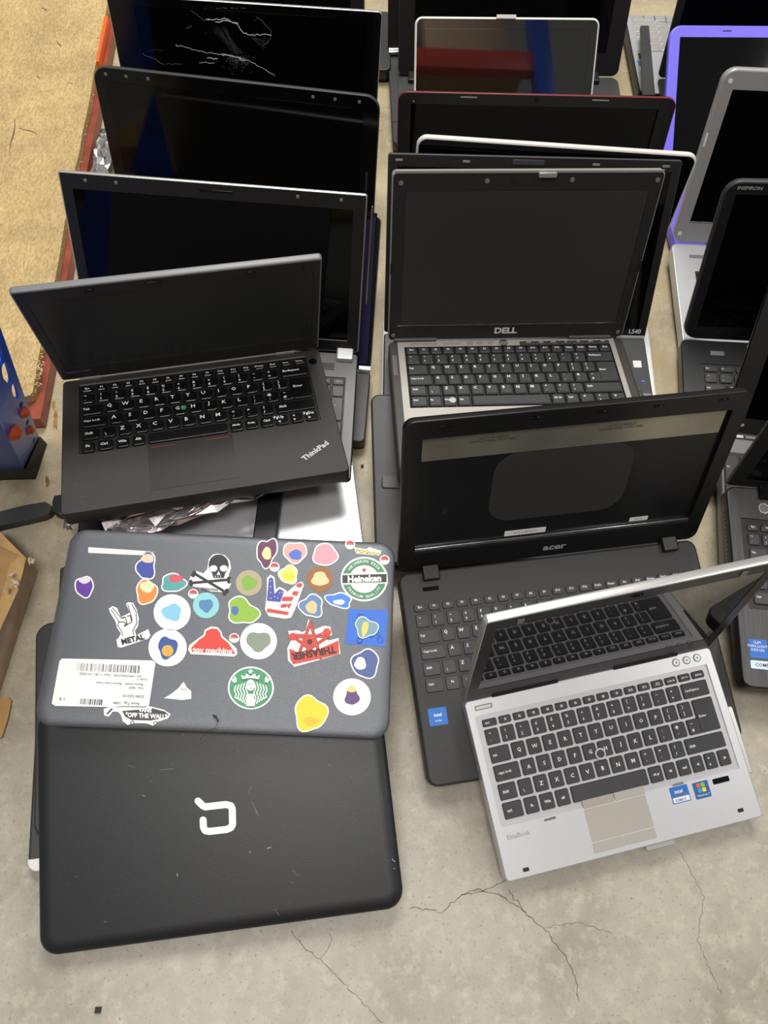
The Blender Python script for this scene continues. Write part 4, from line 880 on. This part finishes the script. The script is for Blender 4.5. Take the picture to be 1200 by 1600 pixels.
# right column
r,b,l=laptop('c1','black open laptop with brushed dark deck and blue badges at the lower right edge',T=.024,bm_='black',deck='brushed',br=.012,lm='black',bez='black',lr=.004,lt=.008,scr=(-172,16,172,235),sm='screen',holes=[(-176,44,170,165,1.5)],cbot=.004,bc=.002)
R_=iso([(1,'Esc')]+[(1,'F%d'%i) for i in range(1,13)]+[(1,'')]*6,[(1.25,'Ctrl'),(1,'Fn'),(1,'Win'),(1,'Alt'),(5,''),(1,'Alt Gr'),(1,''),(1.25,'Ctrl')])
for a_ in R_[1:]: a_.append((3.8,None))
keyboard(b,-.170,.050,.165,.160,R_,-.0015,.0022,[M['keyac'],M['legend']],gap=.003,ls=.005,xmax=-.085,rh=[.66,1,1,1,1,1],ch=.0022)
cyl('power_button',(-.1445,-.0285,0),(-.1445,-.0285,.0008),.0075,M['chrome'],b); cyl('button_face',(-.1445,-.0285,.0008),(-.1445,-.0285,.001),.0055,M['grey'],b)
o=slab('hinge',-.150,-.016,-.125,.006,.010,M['gloss'],.002,.002,parent=r); o.location=(0,0,.029)
lab(flat(b,-180,203,-158,226,paint((30,100,190)),'badge'),'bright blue processor badge'); lab(flat(b,-156.5,203,-136,226,paint((200,80,60)),'badge'),'red badge'); lab(flat(b,-180,229,-145,239,paint((200,218,232)),'badge'),'pale blue strip badge')
text('SLIM\nTHIN LIGHT\nDESIGN',.0046,-.170,-.2115,.0005,M['legend'],b,'lettering',0,0,1); text('COMPAL',.006,-.163,-.234,.0005,paint((50,60,80)),b,'lettering',0,.02,1)
for i in range(14): flat(r,-191.6,30+i*6,-190.6,33+i*6,M['grey'],'vent_slot',.004,.010)
r,b,l=laptop('c2','black open laptop tucked under the brushed-deck one at the right edge',T=.024,bm_='grey',deck='black',br=.006,lm='gloss',bez='thinkbezel',lr=.010,lt=.008,scr=(-164,24,165,235),sm='screen')
logo(l,'hp',.007,-166,14,M['legend'],.02)
flat(b,-178,3,-160,7,M['rimwhite'],'shortcut_button',.001); flat(b,-157,3,-140,7,M['grey'],'shortcut_button',.001); flat(b,-184,10,-120,32,M['grey'],'hinge_panel',.0005)
keyboard(b,-.188,.036,.18,.150,[[(1,'Esc')]+[(1,'F%d'%i) for i in range(1,18)],[(1,'¬|`')]+[(1,'')]*17],.0,.002,[M['keyac'],M['legend']],gap=.002,xmax=-.13,rh=[.7,1,4][:2])
r,b,l=laptop('c3','scuffed black open laptop with rounded lid corner and small lettering on its top bezel',T=.024,bm_='inspb',deck='inspb',br=.008,lm='dgrey',bez='inspb',lr=.022,lt=.010,scr=(-173,24,173,229),sm='screen',lc=.003,holes=[(-163,44,160,160,1.2)])
logo(l,'INSPIRON',.0062,-158,238,paint((150,150,150)),.03,0,1.15)
keyboard(b,-.160,.047,.160,.158,iso([(1,'Esc'),(1,'F1')]+[(1,'')]*12,[(1,'')]*11),-.0012,.0022,[M['keyac'],M['legend']],gap=.003,ls=.0048,xmax=-.085,rh=[.66,1,1,1,1,1],ch=.002)
o=raised('status_light',-.148,-.028,-.128,-.020,.0006,M['grey'],b); flat(b,-127,20,-125.5,28,M['chrome'],'status_bar',.0005)
r,b,l=laptop('c4','silver open laptop with black screen in the right column',T=.022,bm_='silver',br=.010,lm='c4',bez='c4',lr=.018,lt=.012,scr=(-160,38,160,236),sm='screen',holes=[(-146,58,150,170,1.2)],lc=.003)
for x,y in ((-167,247),(-170,17)): cyl('rubber_bumper',(x/1000,y/1000,0),(x/1000,y/1000,.001),.0032,M['white'],l)
keyboard(b,-.144,.060,.148,.168,iso([(1,'')]*14,[(1,'')]*11),-.0012,.0022,[M['key'],M['legend']],gap=.002,xmax=-.09)
hinge(r,.022,-120,110,.008,'c4'); flat(b,-152,24,-110,30,M['grey'],'power_slider',.0008); flat(l,-160,-37,160,-38,M['chrome'],'screen_trim',.0006); raised('rubber_bumper',-.1775,.155,-.1745,.175,.001,M['white'],l)
r,b,l=laptop('c5','open laptop with bright violet lid frame at the upper right',T=.022,bm_='purple',deck='purple',br=.014,lm='purple',bez='purple',lr=.020,lt=.010,scr=(-172,14,172,240),sm='screen',lc=.003)
raised('webcam',-.10,.249,-.085,.2505,.0006,M['dgrey'],l)
r,b,l=laptop('c6','silver laptop base with metal keys and black side at the top right',T=.026,bm_='black',deck='silver',br=.014,lid=False,holes=[(-172,0,170,120,1.2)])
keyboard(b,-.170,.002,.168,.118,[[(1,'')]*15]*6,-.0012,.0026,[M['keysilver'],M['legend']],gap=.0016,xmax=.02,rh=[1]*6,ins=.002)
lab(flat(b,-178,150,-166,165,paint((70,130,200)),'badge'),'blue badge'); flat(b,-176,170,-168,182,M['white'],'badge'); flat(b,-174,128,-164,146,M['chrome'],'media_button',.001)
r,b,l=laptop('c7','black open laptop behind the violet-framed one at the top right',T=.024,lm='black',bez='black',lt=.008,scr=(-172,14,172,240))
keyboard(b,-.178,.03,.17,.150,[[(1,'')]*15]*5,.0,.002,[M['keyac'],M['legend']],gap=.002,xmax=-.10,rh=[1]*5)
q0=px(1001,40,.062);q1=px(1014,40,.062);q2=px(1024,148,.062);q3=px(1005,148,.062)
o=prism('plastic_strip',[q3[:2],q2[:2],q1[:2],q0[:2]],.056,.062,M['dgrey']); tag(o,'dark grey plastic strip lying across the silver keys at the top right','strip')
q0=px(985,58,.045)
# under the silver closed laptop: a dark one whose left edge shows
a0=px(112,805,.045); POSE['undersilver']=(a0.x+.175,a0.y+.10,.045,6,0,0,0,.35,.24,0)
closed('undersilver','black laptop beneath the pale silver closed laptop, only its left edge showing',.022,'black',.008,.006)

# ================================================================== behind the camera: what the glossy screens reflect
rk=empty('pallet_rack',Matrix.Translation((0,-1.35,0)),'red and blue pallet rack behind the camera, seen only as a reflection','rack')
def blk(name,x0,y0,z0,x1,y1,z1,m,parent): 
    o=slab(name,x0,y0,x1,y1,z1-z0,m,.002,.001,parent=parent,n=2); o.location=(0,0,z1); return o
rb=mat('rack_red',(196,60,44),.4)
for z in (1.35,2.43): blk('beam',-1.6,-.05,z,1.27,.02,z+.12,rb,rk)
for x in (-1.7,1.27): blk('upright',x,-.05,0,x+.10,.05,3.3,bluem,rk)
for z in (.37,1.47,2.55): blk('shelf',-1.6,-1.0,z,1.27,-.06,z+.02,CM,rk)
for i,(x0,x1,z0,h_,m_) in enumerate(((-1.4,-.7,2.57,.45,card),(-.6,-.1,2.57,.35,cards),(.0,.62,2.57,.5,card),(.7,1.2,2.57,.38,cards),(-1.3,-.2,1.49,.6,cards),(-.1,1.0,1.49,.55,card),(-1.4,-.4,.39,.6,M['dgrey']),(-.2,1.1,.39,.55,M['black']))):
    o=blk('stored_box',x0,-.9,z0,x1,-.15,z0+h_,m_,None); o.location=(0,-1.35,z0+h_); tag(o,['wide brown carton on the top rack shelf far left','squat drab carton on the top rack shelf','tall brown carton on the top rack shelf','drab carton on the top rack shelf by the blue upright','long drab carton on the middle rack shelf','brown carton on the middle rack shelf','dark grey crate on the bottom rack shelf','black crate on the bottom rack shelf'][i],'box')
